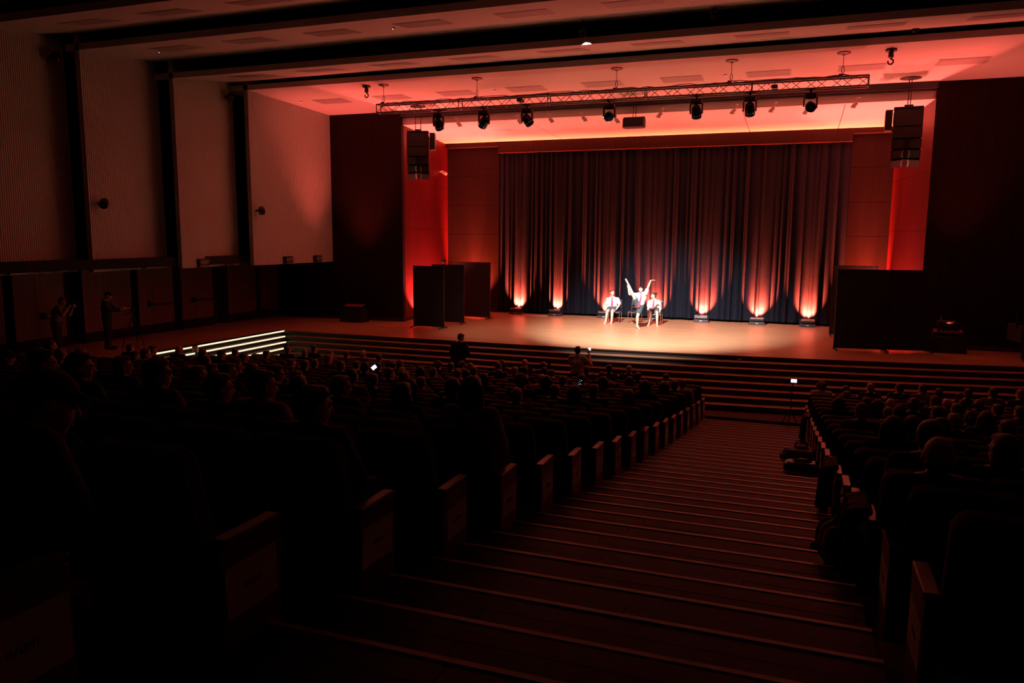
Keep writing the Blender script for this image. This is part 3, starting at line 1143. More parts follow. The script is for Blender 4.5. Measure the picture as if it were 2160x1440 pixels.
def hand(b, wr, d, n, side, curl=.5, k=1.0):
    """palm with four unequal fingers and a thumb; d = along the hand, n = palm normal (fingers curl towards it), side = thumb side vector sign"""
    d = V(d).normalized()
    n = (V(n) - d * V(n).dot(d)).normalized()
    s = d.cross(n).normalized() * side
    wr = V(wr)
    pc = wr + d * .05 * k
    for t in (-.026, -.009, .009, .026):
        cap(b, wr + d * .015 * k + s * t * .7 * k, wr + d * .085 * k + s * t * k, .0125 * k, .0115 * k)
    for t, L in ((-.028, .060), (-.0095, .078), (.0095, .084), (.028, .074)):
        p0 = wr + d * .088 * k + s * t * k
        a1, a2 = curl * .7, curl * 1.6
        d1 = (d * math.cos(a1) + n * math.sin(a1) + s * t * 2.5).normalized()
        d2 = (d * math.cos(a2) + n * math.sin(a2) + s * t * 2.5).normalized()
        p1 = p0 + d1 * L * .55 * k
        p2 = p1 + d2 * L * .5 * k
        cap(b, p0, p1, .0095 * k, .009 * k)
        cap(b, p1, p2, .009 * k, .0075 * k)
    p0 = wr + d * .03 * k + s * .030 * k
    p1 = p0 + (d * .6 + s * .7 + n * .25).normalized() * .042 * k
    p2 = p1 + (d * .9 + s * .25 + n * .45).normalized() * .034 * k
    cap(b, p0, p1, .0125 * k, .0105 * k)
    cap(b, p1, p2, .0105 * k, .0085 * k)


def head_prims(b, c, f, up):
    rot = frame_rot(f, up)
    s, f, u = rot.col[0], rot.col[1], rot.col[2]
    b.ball(c + u * .025 - f * .012, (.075, .094, .090), 16, 12, rot=rot)
    b.ball(c + f * .022 - u * .035, (.062, .072, .078), 14, 10, rot=rot)
    b.ball(c + f * .055 - u * .085, (.030, .030, .026), 10, 8, rot=rot)
    cap(b, c + f * .082 + u * .012, c + f * .104 - u * .024, .010, .015)
    cap(b, c + f * .084 + u * .026 - s * .035, c + f * .084 + u * .026 + s * .035, .012)
    for k in (-1, 1):
        b.ball(c + s * k * .074 - f * .012 + u * .0, (.012, .022, .032), 10, 8, rot=rot)
    return s, f, u


def body_mb(J, g=1.0):
    b = MB()
    pe, ch, nk, hd = J['pelvis'], J['chest'], J['neck'], J['head']
    F = J['fwd']
    sh = (J['sh_r'] - J['sh_l']).normalized()
    mid = (pe + ch) / 2
    for t in (-1, 1):
        cap(b, pe + sh * t * .07, mid + sh * t * .06, .105 * g, .095 * g)
        cap(b, mid + sh * t * .06, ch + sh * t * .075, .095 * g, .108 * g)
        cap(b, ch + sh * t * .06, nk + sh * t * .05 - (nk - ch).normalized() * .05, .10 * g, .065)
    cap(b, J['hip_l'], J['hip_r'], .10 * g)
    cap(b, J['sh_l'], J['sh_r'], .058)
    cap(b, nk, (nk + J['sh_l']) / 2, .055, .058)
    cap(b, nk, (nk + J['sh_r']) / 2, .055, .058)
    cap(b, nk - (nk - ch).normalized() * .02, hd - J['hup'] * .06 - J['hf'] * .01, .058, .054)
    head_prims(b, hd, J['hf'], J['hup'])
    for q in 'lr':
        cap(b, J['sh_' + q], J['el_' + q], .052, .041)
        e, w = J['el_' + q], J['wr_' + q]
        cap(b, e, e + (w - e) * .35, .041, .043)
        cap(b, e + (w - e) * .35, w, .042, .027)
        hand(b, w, J['hd_' + q], J['hn_' + q], 1 if q == 'r' else -1, J.get('curl_' + q, .5))
        h, k, a = J['hip_' + q], J['kn_' + q], J['an_' + q]
        cap(b, h, k, .088 * g, .058)
        cap(b, k, k + (a - k) * .33 , .056, .058)
        cap(b, k + (a - k) * .33, a, .057, .036)
        t = J['toe_' + q]
        hd_ = a - (t - a).normalized() * .05 + V((0, 0, -.035)) if J.get('flat_' + q, True) else a - (t - a) * .12
        cap(b, a, hd_, .036, .034)
        cap(b, hd_, a + (t - a) * .55, .033, .034)
        cap(b, a + (t - a) * .55, t, .036, .022)
        sd = (t - a).cross(V((0, 0, 1)) if J.get('flat_' + q, True) else F).normalized()
        for m_ in (-.022, -.008, .006, .020):
            cap(b, a + (t - a) * .75 + sd * m_, t + sd * m_ * 1.1, .013, .010)
    return b


def shirt_mb(J, sleeve=.55, g=1.0, hem=0.06, loose=.0):
    b = MB()
    e = .016 + loose
    pe, ch, nk = J['pelvis'], J['chest'], J['neck']
    sh = (J['sh_r'] - J['sh_l']).normalized()
    mid = (pe + ch) / 2
    up = (ch - pe).normalized()
    for t in (-1, 1):
        cap(b, pe + up * hem + sh * t * .07, mid + sh * t * .06, .105 * g + e, .098 * g + e)
        cap(b, mid + sh * t * .06, ch + sh * t * .075, .098 * g + e, .108 * g + e)
        cap(b, ch + sh * t * .06, nk + sh * t * .05 - (nk - ch).normalized() * .05, .10 * g + e, .065 + e * .6)
    cap(b, J['sh_l'], J['sh_r'], .058 + e)
    for q in 'lr':
        s, el, w = J['sh_' + q], J['el_' + q], J['wr_' + q]
        k = min(sleeve, 1.0)
        b.ball(s, .056 + e, 12, 8)
        b.tube(s, s + (el - s) * k, .056 + e, .055 + e - .006 * k, 14)
        if sleeve > 1:
            b.ball(el, .046 + e, 12, 8)
            b.tube(el, el + (w - el) * (sleeve - 1), .046 + e, .036 + e, 14)
    # collar
    n = 14
    a = (J['head'] - nk).normalized()
    for i in range(n):
        t0, t1 = 2 * PI * i / n, 2 * PI * (i + 1) / n
        x = a.orthogonal().normalized()
        y = a.cross(x)
        cap(b, nk + a * .015 + (x * math.cos(t0) + y * math.sin(t0)) * .062, nk + a * .015 + (x * math.cos(t1) + y * math.sin(t1)) * .062, .015)
    return b


def trousers_mb(J, leg=2.0, g=1.0, loose=.0):
    b = MB()
    e = .014 + loose
    pe = J['pelvis']
    sh = (J['hip_r'] - J['hip_l']).normalized()
    up = (J['chest'] - pe).normalized()
    for t in (-1, 1):
        cap(b, pe + sh * t * .07, pe + sh * t * .065 + up * .05, .105 * g + e, .10 * g + e)
    cap(b, J['hip_l'], J['hip_r'], .10 * g + e)
    for q in 'lr':
        h, k, a = J['hip_' + q], J['kn_' + q], J['an_' + q]
        t = min(leg, 1.0)
        b.ball(h, .09 * g + e, 12, 8)
        b.tube(h, h + (k - h) * t, .09 * g + e, (.09 * g + e) * (1 - t) + (.066 + e + loose) * t, 16)
        if leg > 1:
            b.ball(k, .060 + e, 12, 8)
            b.tube(k, k + (a - k) * (leg - 1.06), .060 + e, .048 + e, 16)
    return b


def shoes_mb(J):
    b = MB()
    for q in 'lr':
        a, t = J['an_' + q], J['toe_' + q]
        he = a - (t - a).normalized() * .05 + V((0, 0, -.040))
        cap(b, a + V((0, 0, -.01)), he, .048, .042)
        cap(b, he, a + (t - a) * .55 + V((0, 0, -.012)), .042, .046)
        cap(b, a + (t - a) * .55 + V((0, 0, -.012)), t + (t - a).normalized() * .02, .046, .034)
    return b


def hair_mb(J, kind, seed=0):
    b = MB()
    rot = frame_rot(J['hf'], J['hup'])
    s, f, u = rot.col[0], rot.col[1], rot.col[2]
    c = J['head']
    rg = random.Random(seed)
    if kind != 'bald':
        b.ball(c + u * .038 - f * .026, (.083, .092, .086), 16, 12, rot=rot)
        b.ball(c - u * .01 - f * .052, (.074, .058, .075), 14, 10, rot=rot)
        b.ball(c + u * .088 + f * .030, (.055, .048, .028), 12, 8, rot=rot)
    else:
        b.ball(c - u * .03 - f * .05, (.074, .05, .045), 14, 10, rot=rot)
    if kind == 'bun':
        b.ball(c + u * .085 - f * .105, .046, 12, 8)
    if kind == 'tail':
        cap(b, c + u * .03 - f * .12, c - u * .08 - f * .14, .034, .026)
        cap(b, c - u * .08 - f * .14, c - u * .20 - f * .11, .026, .014)
    if kind in ('long', 'wavy'):
        for t in (-.07, -.045, -.015, .015, .045, .07):
            fr = -.03 - .05 * (1 - abs(t) / .07)
            p0 = c + s * t * 1.05 + f * fr + u * .03
            L = .27 if kind == 'long' else .24
            if kind == 'long':
                cap(b, p0, p0 - u * L * .5 + s * t * .15, .034, .032)
                cap(b, p0 - u * L * .5 + s * t * .15, p0 - u * L - f * .01, .032, .020)
            else:
                for k in range(7):
                    w = s * rg.uniform(-.018, .018) + f * rg.uniform(-.02, .015)
                    b.ball(p0 - u * L * k / 6 + w + s * t * .5 * k / 6, .036 + rg.uniform(-.004, .008), 8, 6)
    if kind == 'curly':
        for k in range(70):
            a, e = rg.uniform(0, 2 * PI), rg.uniform(-.5, 1.45)
            d = s * math.cos(a) * math.cos(e) + f * math.sin(a) * math.cos(e) + u * math.sin(e)
            if d.dot(f) > .45 and e < .7:
                continue
            b.ball(c + u * .02 - f * .02 + V(d) * .095, .028, 8, 6)
    if kind == 'messy':
        for k in range(26):
            a = rg.uniform(0, 2 * PI)
            d = (s * math.cos(a) + f * math.sin(a) * .8 + u * rg.uniform(.3, 1.2)).normalized()
            cap(b, c + u * .03 - f * .02 + d * .08, c + u * .03 - f * .02 + d * .105 + s * .01, .014, .005)
    return b


def cap_mb(J):
    b = MB()
    rot = frame_rot(J['hf'], J['hup'])
    s, f, u = rot.col[0], rot.col[1], rot.col[2]
    c = J['head']
    b.ball(c + u * .048 - f * .012, (.088, .105, .078), 16, 12, rot=rot)
    for t in (-.05, -.025, 0, .025, .05):
        cap(b, c + u * .048 + f * .075 + s * t, c + u * .038 + f * (.16 - abs(t) * .5) + s * t * .9, .012, .009)
    return b


def eyes_mesh(J, name='eyes'):
    rot = frame_rot(J['hf'], J['hup'])
    s, f, u = rot.col[0], rot.col[1], rot.col[2]
    c = J['head']
    b = MB()
    for k in (-1, 1):
        p = c + f * .0765 + s * k * .030 + u * .002
        b.ball(p, (.013, .0075, .007), 10, 8, 0, rot)
        b.ball(p + f * .0045, (.0055, .0042, .0055), 8, 6, 1, rot)
        b.tube(p + u * .020 - s * .016 + f * .004, p + u * .020 + s * .016 + f * .004, .004, .004, 6, 1)
    return b.mesh(name, [M['eye'], M['iris']])


def mouth_mesh(J):
    rot = frame_rot(J['hf'], J['hup'])
    s, f, u = rot.col[0], rot.col[1], rot.col[2]
    b = MB()
    b.ball(J['head'] + f * .087 - u * .058, (.024, .010, .007), 10, 6, 0, rot)
    return b.mesh('mouth', M['lip'])


def setmat(me, m):
    me.materials.clear()
    me.materials.append(m)
    return me


def pose(**k):
    J = {a: (V(b) if isinstance(b, (tuple, list)) else b) for a, b in k.items()}
    J.setdefault('hup', V((0, 0, 1)))
    J.setdefault('fwd', V((0, 1, 0)))
    J['hf'] = J['hf'].normalized()
    J['hup'] = J['hup'].normalized()
    return J


def turn(a):
    return (math.sin(a), math.cos(a), -.08)


# ------------------------------------------------------------------ theatre seats
def seat_parts():
    out = {}
    b = MB()
    w, h = .255, .62
    pr = [(-w, 0), (w, 0), (w, h - .06), (w - .02, h - .02), (w - .06, h), (-w + .06, h), (-w + .02, h - .02), (-w, h - .06)]
    tilt = Matrix.Rotation(R(13), 3, 'X')
    n = len(pr)
    for (t0, t1), k in (((-.02, .055), 'backrest'), ((-.045, -.02), 'back_shell')):
        b = MB()
        g = 1.0 if k == 'backrest' else 1.03
        vs = [V((0, -.31, .385)) + tilt @ V((p[0] * g, t, p[1] * (1 if k == 'backrest' else 1.0))) for t in (t0, t1) for p in pr]
        b.add(vs, [tuple(range(n)), tuple(range(n, 2 * n))[::-1]] + [(i, n + i, n + (i + 1) % n, (i + 1) % n) for i in range(n)])
        out[k] = b.mesh(k, M['seat'], bevel=.012)
    b = MB()
    b.cbox((0, -.10, .40), (.50, .46, .11), Matrix.Rotation(R(4), 3, 'X'))
    out['cushion'] = b.mesh('cushion', M['seat'], bevel=.03)
    b = MB()
    b.prism([(-.34, .585), (-.02, .585), (.0, .60), (.0, .62), (-.34, .62)], 'x', -.033, .033)
    out['arm_top'] = b.mesh('arm_top', M['seatwood'], bevel=.008)
    b = MB()
    b.prism([(-.33, 0), (-.03, 0), (-.03, .585), (-.33, .585)], 'x', -.02, .02)
    out['arm_panel'] = b.mesh('arm_panel', M['seat'])
    b = MB()
    b.prism([(-.36, -.1), (.0, -.1), (.0, .58), (-.03, .595), (-.36, .595)], 'x', -.028, .028)
    out['end_panel'] = b.mesh('end_panel', M['seatwood'], bevel=.006)
    b = MB()
    b.box(-.001, .001, -.155, .155, -.107, .107)
    out['paper'] = b.mesh('notice_paper', M['paper'])
    b = MB()
    rg = random.Random(2)
    for i in range(8):
        y = -.052 + i * .0135
        b.box(-.0006, .0006, y, y + .004, -.010, .010)
        if i % 2:
            b.box(-.0006, .0006, y, y + .010, -.010 + (i % 3) * .008, -.006 + (i % 3) * .008)
        else:
            b.box(-.0006, .0006, y, y + .010, .006, .010)
    out['ink'] = b.mesh('lettering', M['ink'])
    return out


SP = seat_parts()
PITCH_S = .565


def make_seat(loc, block, label, group, aisle, k):
    s = -1 if block == 'L' else 1
    t = thing('theatre_seat', label, 'seat', loc, 0, group)
    link('cushion', SP['cushion'], t)
    br = link('backrest', SP['backrest'], t)
    link('back_shell', SP['back_shell'], t)
    ar = link('armrest', SP['arm_panel'], t)
    ar.location.x = s * PITCH_S / 2
    a = link('arm_top', SP['arm_top'], ar)
    if aisle:
        e = link('end_panel', SP['end_panel'], t)
        e.location.x = -s * PITCH_S / 2
        a = link('arm_top', SP['arm_top'], e)
        p = link('notice_paper', SP['paper'], t)
        rg = random.Random(k * 7 + (block == 'L'))
        p.location = (-s * (PITCH_S / 2 + .030), -.175 + rg.uniform(-.012, .012), .385 + rg.uniform(-.015, .015))
        p.rotation_euler = (rg.uniform(-.05, .05), 0, 0)
        q = link('lettering', SP['ink'], p)
        q.location.x = -s * .0016
    return t


def right_x(k):
    return XA1 + .05 - .012 * max(0, k)


SEATS = []
for k in range(-1, NROW):
    y, z = row_y(k), plat_z(k)
    for blk in 'LR':
        n = 24 if blk == 'L' else 12
        for j in range(n):
            x = (XA0 - .028 - PITCH_S / 2 - j * PITCH_S) if blk == 'L' else (right_x(k) + .028 + PITCH_S / 2 + j * PITCH_S)
            px, py, d = proj((x, y - .3, z + .8))
            if not (k == -1 and blk == 'L' and j == 0) and (d < .4 or px < -90 or px > 2250 or py > 1650 or (blk == 'L' and x < -15.6)):
                continue
            SEATS.append((d, k, blk, j, x, y, z))
# the aisle ends show larger than their distance tells
SEATS.sort(key=lambda s: s[0] - (30 if s[3] == 0 else 0))
ROWN = lambda k: NROW - k
for d, k, blk, j, x, y, z in SEATS[:300]:
    bn = 'left' if blk == 'L' else 'right'
    extra = 'wooden end panel with white paper' if j == 0 else f'{nth(j + 1)} from the aisle'
    make_seat((x, y, z), blk, f'dark theatre seat, {bn} block, {nth(ROWN(k))} row from stage, {extra}', f'seats in {bn} block row {ROWN(k)} from the stage', j == 0, k)
b = MB()
for d, k, blk, j, x, y, z in SEATS[300:]:
    s = -1 if blk == 'L' else 1
    for nm in ('cushion', 'backrest', 'back_shell', 'arm_panel'):
        me = SP[nm]
        dx = s * PITCH_S / 2 if nm == 'arm_panel' else 0
        b.add([(v.co.x + x + dx, v.co.y + y, v.co.z + z) for v in me.vertices], [tuple(p.vertices) for p in me.polygons])
if b.v:
    tag(b.build('theatre_seats', M['seat']), 'remaining dark upholstered seats in the front rows far from the aisle', 'seats', kind='stuff')

# ------------------------------------------------------------------ the audience
# head centre (x, y) and width in the photograph, hair, clothing
AUD = [
    (12, 755, 30, 'cap', 'black', 1), (75, 733, 26, 'cap', 'black', 1), (107, 730, 26, 'short', 'grey', 1), (88, 768, 58, 'short', 'black', 1), (126, 752, 24, 'short', 'navy', 0),
    (173, 745, 28, 'short', 'black', 1), (166, 776, 46, 'short', 'black', 1), (243, 772, 42, 'long', 'black', 1), (274, 735, 22, 'short', 'navy', 0), (284, 752, 25, 'short', 'grey', 1),
    (307, 748, 22, 'short', 'cream', 1), (321, 740, 17, 'short', 'navy', 1), (377, 738, 18, 'bald', 'black', 1), (412, 736, 16, 'short', 'navy', 0), (428, 746, 19, 'short', 'grey', 0),
    (433, 766, 30, 'short', 'olive', 0), (467, 749, 20, 'short', 'black', 1), (496, 744, 19, 'short', 'black', 0), (515, 755, 19, 'short', 'navy', 1), (330, 790, 46, 'short', 'grey', 1),
    (396, 787, 36, 'long', 'black', 0), (418, 790, 34, 'short', 'maroon', 1), (440, 784, 30, 'long', 'black', 1), (481, 786, 38, 'long', 'navy', 1), (497, 772, 30, 'long', 'black', 1),
    (460, 820, 48, 'short', 'black', 1), (533, 785, 34, 'short', 'black', 0), (562, 748, 20, 'short', 'olive', 1), (606, 738, 19, 'long', 'black', 1), (643, 745, 16, 'short', 'black', 0),
    (669, 737, 18, 'short', 'black', 1), (698, 747, 17, 'short', 'grey', 1), (733, 749, 16, 'short', 'navy', 0), (766, 747, 19, 'bald', 'grey', 0), (615, 766, 20, 'short', 'black', 1),
    (643, 771, 24, 'short', 'black', 0), (664, 767, 18, 'short', 'denim', 0), (692, 758, 22, 'short', 'maroon', 1), (716, 773, 22, 'short', 'black', 0), (752, 771, 22, 'short', 'navy', 0),
    (771, 776, 24, 'short', 'black', 0), (580, 791, 38, 'short', 'black', 1), (552, 816, 62, 'short', 'cream', 1), (630, 816, 44, 'short', 'maroon', 0), (625, 797, 28, 'short', 'black', 1),
    (711, 816, 34, 'short', 'black', 1), (740, 797, 28, 'short', 'grey', 0), (781, 801, 28, 'short', 'black', 0), (658, 858, 86, 'messy', 'black', 1), (800, 755, 16, 'short', 'black', 0),
    (811, 767, 14, 'short', 'grey', 1), (801, 775, 20, 'short', 'black', 0), (829, 772, 20, 'short', 'navy', 0), (852, 770, 24, 'short', 'black', 0), (850, 786, 22, 'bald', 'grey', 0),
    (821, 789, 18, 'short', 'black', 1), (887, 786, 27, 'long', 'black', 0), (910, 785, 18, 'tail', 'navy', 0), (925, 771, 19, 'curly', 'black', 0), (951, 774, 20, 'short', 'black', 0),
    (974, 770, 18, 'curly', 'grey', 0), (992, 774, 13, 'short', 'black', 0), (1000, 784, 18, 'short', 'denim', 0), (966, 789, 20, 'short', 'black', 0), (984, 791, 18, 'short', 'maroon', 0),
    (800, 806, 32, 'short', 'black', 0), (850, 832, 48, 'wavy', 'black', 0), (868, 818, 28, 'long', 'navy', 0), (888, 808, 27, 'short', 'black', 0), (858, 797, 24, 'bun', 'black', 0),
    (955, 821, 34, 'short', 'black', 0), (996, 828, 50, 'long', 'cream', 0), (1020, 801, 30, 'long', 'black', 0), (1059, 768, 15, 'long', 'black', 0), (1052, 775, 15, 'short', 'navy', 0),
    (1053, 789, 20, 'long', 'black', 0), (1107, 767, 15, 'bald', 'black', 0), (1086, 783, 17, 'short', 'grey', 0), (1107, 784, 22, 'short', 'black', 0), (1146, 773, 16, 'short', 'navy', 0),
    (1148, 785, 15, 'short', 'black', 0), (1163, 788, 18, 'short', 'black', 0), (1143, 801, 20, 'bald', 'cream', 0), (1154, 808, 26, 'long', 'black', 0), (1100, 806, 36, 'curly', 'black', 0),
    (1090, 836, 36, 'short', 'black', 0), (1188, 804, 22, 'short', 'denim', 0), (1238, 781, 17, 'short', 'black', 0), (1227, 801, 20, 'short', 'maroon', 0), (1252, 796, 18, 'short', 'grey', 0),
    (1266, 794, 17, 'short', 'black', 0), (1170, 826, 28, 'short', 'navy', 0), (1213, 830, 26, 'long', 'black', 0), (1253, 826, 28, 'short', 'black', 0), (1288, 779, 16, 'short', 'black', 0),
    (1327, 780, 15, 'bald', 'black', 0), (1346, 795, 15, 'short', 'navy', 0), (1272, 807, 22, 'long', 'grey', 0), (1287, 816, 25, 'curly', 'black', 0), (1328, 804, 22, 'long', 'black', 0),
    (1360, 816, 34, 'wavy', 'black', -1), (1326, 836, 28, 'long', 'denim', 0), (1405, 797, 18, 'short', 'black', 0), (1401, 816, 24, 'long', 'black', 0), (1423, 813, 18, 'short', 'navy', 0),
    (1440, 811, 18, 'short', 'cream', 0),
    (1733, 815, 26, 'curly', 'cream', 0), (1784, 823, 18, 'short', 'black', 0), (1786, 834, 17, 'short', 'navy', 0), (1836, 819, 19, 'short', 'black', -1), (1897, 820, 19, 'short', 'black', -1),
    (1946, 821, 20, 'short', 'grey', -1), (1769, 853, 30, 'long', 'black', 0), (1828, 850, 20, 'short', 'black', 0), (1818, 870, 34, 'tail', 'grey', 0), (1850, 858, 30, 'long', 'black', 0),
    (1878, 853, 24, 'bald', 'black', 0), (1874, 874, 26, 'short', 'maroon', 0), (1897, 873, 30, 'short', 'black', 0), (1925, 856, 36, 'curly', 'black', -1), (1884, 905, 40, 'long', 'black', 0),
    (1924, 898, 40, 'short', 'grey', 0), (1962, 926, 56, 'short', 'black', 0), (1980, 966, 78, 'bald', 'black', 0), (1972, 849, 24, 'short', 'navy', -1), (1997, 852, 28, 'bald', 'black', -1),
    (2024, 838, 18, 'short', 'grey', 0), (2042, 829, 20, 'short', 'black', 0), (1980, 831, 17, 'short', 'black', 0), (1978, 876, 32, 'short', 'black', -1), (2018, 867, 26, 'short', 'maroon', -1),
    (2030, 856, 18, 'short', 'navy', 0), (2062, 856, 26, 'curly', 'black', -1), (2014, 892, 30, 'short', 'black', -1), (2046, 884, 28, 'tail', 'black', 0), (2080, 886, 34, 'long', 'denim', 0),
    (2104, 866, 26, 'short', 'black', -1), (2109, 831, 20, 'short', 'grey', -1), (2153, 834, 20, 'short', 'black', -1), (2152, 872, 34, 'short', 'navy', -1), (2125, 906, 46, 'messy', 'black', -1),
    (2120, 955, 66, 'long', 'black', -1), (1985, 906, 26, 'short', 'black', 0)]


def seated(a, lean=0.0):
    hd = V((math.sin(a) * .01, -.19 + lean * .18, 1.10))
    return pose(pelvis=(0, -.17, .55), chest=(0, -.235 + lean * .1, .85), neck=(0, -.225 + lean * .15, .985), head=hd, hf=turn(a),
                sh_l=(-.175, -.235 + lean * .12, .945), sh_r=(.175, -.235 + lean * .12, .945), el_l=(-.205, -.10, .70), el_r=(.205, -.10, .70),
                wr_l=(-.12, .10, .615), wr_r=(.12, .10, .615), hd_l=(.15, 1, -.12), hd_r=(-.15, 1, -.12), hn_l=(0, -.1, -1), hn_r=(0, -.1, -1),
                hip_l=(-.09, -.19, .535), hip_r=(.09, -.19, .535), kn_l=(-.12, .24, .51), kn_r=(.12, .24, .51), an_l=(-.12, .30, .095), an_r=(.12, .30, .095),
                toe_l=(-.14, .47, .03), toe_r=(.14, .47, .03))


TURN = {0: 0.06, 1: .62, -1: -.55}
PB, PH = {}, {}
for tn, a in TURN.items():
    J = seated(a)
    PB[tn] = (J, setmat(remesh(body_mb(J), .0095, 'seated_body'), M['skin']), remesh(shirt_mb(J, 1.75), .016, 'top'), eyes_mesh(J))
TR = setmat(remesh(trousers_mb(seated(0)), .016, 'trousers'), M['cl_navy'])
SHOE = setmat(remesh(shoes_mb(seated(0)), .010, 'shoes'), M['black'])
HC = ['hair_dark', 'hair_dark', 'hair_brown', 'hair_dark', 'hair_brown', 'hair_fair', 'hair_dark', 'hair_brown']
WORD = {'short': 'short hair', 'long': 'long straight hair', 'wavy': 'long wavy hair', 'bald': 'a balding head', 'bun': 'hair in a bun', 'tail': 'a ponytail', 'curly': 'curly hair', 'messy': 'tousled hair', 'cap': 'a dark cap'}


def hair_mesh(tn, kind):
    if (tn, kind) not in PH:
        J = PB[tn][0]
        PH[(tn, kind)] = remesh(cap_mb(J) if kind == 'cap' else hair_mb(J, kind, 4), .010, 'hair')
    return PH[(tn, kind)]


def mcopy(me, m, cache={}):
    k = (me.name, m.name)
    if k not in cache:
        c = me.copy()
        setmat(c, m)
        cache[k] = c
    return cache[k]


taken = {}
placed = []
for i, (x, y, w, hk, cl, tn) in enumerate(AUD):
    blk = 'L' if x < 1560 else 'R'
    best = None
    for k in range(-1, NROW):
        Yh = row_y(k) - .19
        p = at_y(x, y, Yh)
        rel = p.z - plat_z(k)
        if blk == 'L' and p.x > XA0 - .2 or blk == 'R' and p.x < right_x(k) + .15:
            if rel < .8 or rel > 1.35:
                continue
        j = ((XA0 - .028 - PITCH_S / 2) - p.x) / PITCH_S if blk == 'L' else (p.x - right_x(k) - .028 - PITCH_S / 2) / PITCH_S
        jj = max(0, round(j))
        d = proj(p)[2]
        cost = ((rel - 1.09) / .09) ** 2 + (math.log(w / (FPX * .19 / d)) / .30) ** 2 + (abs(j - jj) / .32) ** 2
        for q in (jj, jj + 1, jj - 1):
            if q < 0:
                continue
            c = cost + (0 if q == jj else (abs(j - q) / .32) ** 2 - (abs(j - jj) / .32) ** 2)
            if (k, blk, q) in taken:
                c += 60
            if best is None or c < best[0]:
                best = (c, k, q, p, rel)
    if best is None:
        continue
    c, k, q, p, rel = best
    taken[(k, blk, q)] = 1
    sx = (XA0 - .028 - PITCH_S / 2 - q * PITCH_S) if blk == 'L' else (right_x(k) + .028 + PITCH_S / 2 + q * PITCH_S)
    xx = sx + max(-.14, min(.14, p.x - sx))
    placed.append((k, blk, q, xx, rel, hk, cl, tn, i))
order = {}
for (k, blk, q, xx, rel, hk, cl, tn, i) in sorted(placed, key=lambda t: (t[0], t[1], t[2])):
    n = order[(k, blk)] = order.get((k, blk), 0) + 1
    J, bm_, top, eyes = PB[tn]
    bn = 'left' if blk == 'L' else 'right'
    lab = f'spectator with {WORD[hk]}, {bn} block, {nth(ROWN(k))} row, {nth(n)} person from aisle'
    o = link('person', bm_)
    tag(o, lab, 'person', f'audience in the {bn} block row {ROWN(k)} from stage')
    sc = max(.9, min(1.13, rel / 1.10))
    o.location = (xx, row_y(k) + .01, plat_z(k))
    o.scale = (1, 1, sc)
    hc = M[HC[i % len(HC)]] if hk != 'bald' else M['hair_grey']
    link('cap' if hk == 'cap' else 'hair', mcopy(hair_mesh(tn, hk), M['cl_black'] if hk == 'cap' else hc), o)
    link('top', mcopy(top, M['cl_' + cl]), o)
    link('trousers', TR, o)
    link('shoes', SHOE, o)
    link('eyes', eyes, o)


# ------------------------------------------------------------------ people built one by one
def person(name_lab, J, base, skin, hair, hcol, top=None, legs=None, group=None, g=1.0, extra=None, voxel=.008):
    o = link('person', setmat(remesh(body_mb(J, g), voxel, 'body'), M[skin]))
    tag(o, name_lab, 'person', group)
    o.location = base
    if hair:
        hm = cap_mb(J) if hair == 'cap' else hair_mb(J, hair, 9)
        link('cap' if hair == 'cap' else 'hair', setmat(remesh(hm, .008, 'hair', 1), M[hcol]), o)
    if top:
        link('shirt', setmat(remesh(shirt_mb(J, top[1], g, *(top[2:])), .009, 'shirt'), M[top[0]]), o)
    if legs:
        link('shorts' if legs[1] < 1.2 else 'trousers', setmat(remesh(trousers_mb(J, legs[1], g, *(legs[2:])), .009, 'legwear'), M[legs[0]]), o)
    if legs and legs[1] > 1.2:
        link('shoes', setmat(remesh(shoes_mb(J), .010, 'shoes'), M['black']), o)
    link('eyes', eyes_mesh(J), o)
    link('mouth', mouth_mesh(J), o)
    return o


def tie(J, o, drop=(0.0, 0.0), L=None):
    F = J['fwd'].normalized()
    nk, ch, pe = J['neck'], J['chest'], J['pelvis']
    sh = (J['sh_r'] - J['sh_l']).normalized()
    pts = [nk + F * .070 - (nk - ch).normalized() * .012, (nk + ch) / 2 + F * .122, ch + F * .140, (ch + pe) / 2 + F * .132, pe + (ch - pe) * .12 + F * .150]
    if L:
        pts = L
    ws = [.022, .026, .034, .044, .052]
    b = MB()
    vs = []
    for p, w in zip(pts, ws):
        vs += [p - sh * w + F * .004, p + sh * w + F * .004, p + sh * w - F * .004, p - sh * w - F * .004]
    tip = pts[-1] + (pts[-1] - pts[-2]).normalized() * .05
    vs.append(tip)
    fs = [(0, 3, 2, 1)]
    for i in range(len(pts) - 1):
        for k in range(4):
            a, c = i * 4 + k, i * 4 + (k + 1) % 4
            fs.append((a, c, c + 4, a + 4))
    n = (len(pts) - 1) * 4
    fs += [(n + k, n + (k + 1) % 4, n + 4) for k in range(4)]
    b.add(vs, fs)
    b.ball(nk + F * .075 - (nk - ch).normalized() * .008, (.02, .014, .022), 10, 6)
    b.build('tie', M['tie'], o)


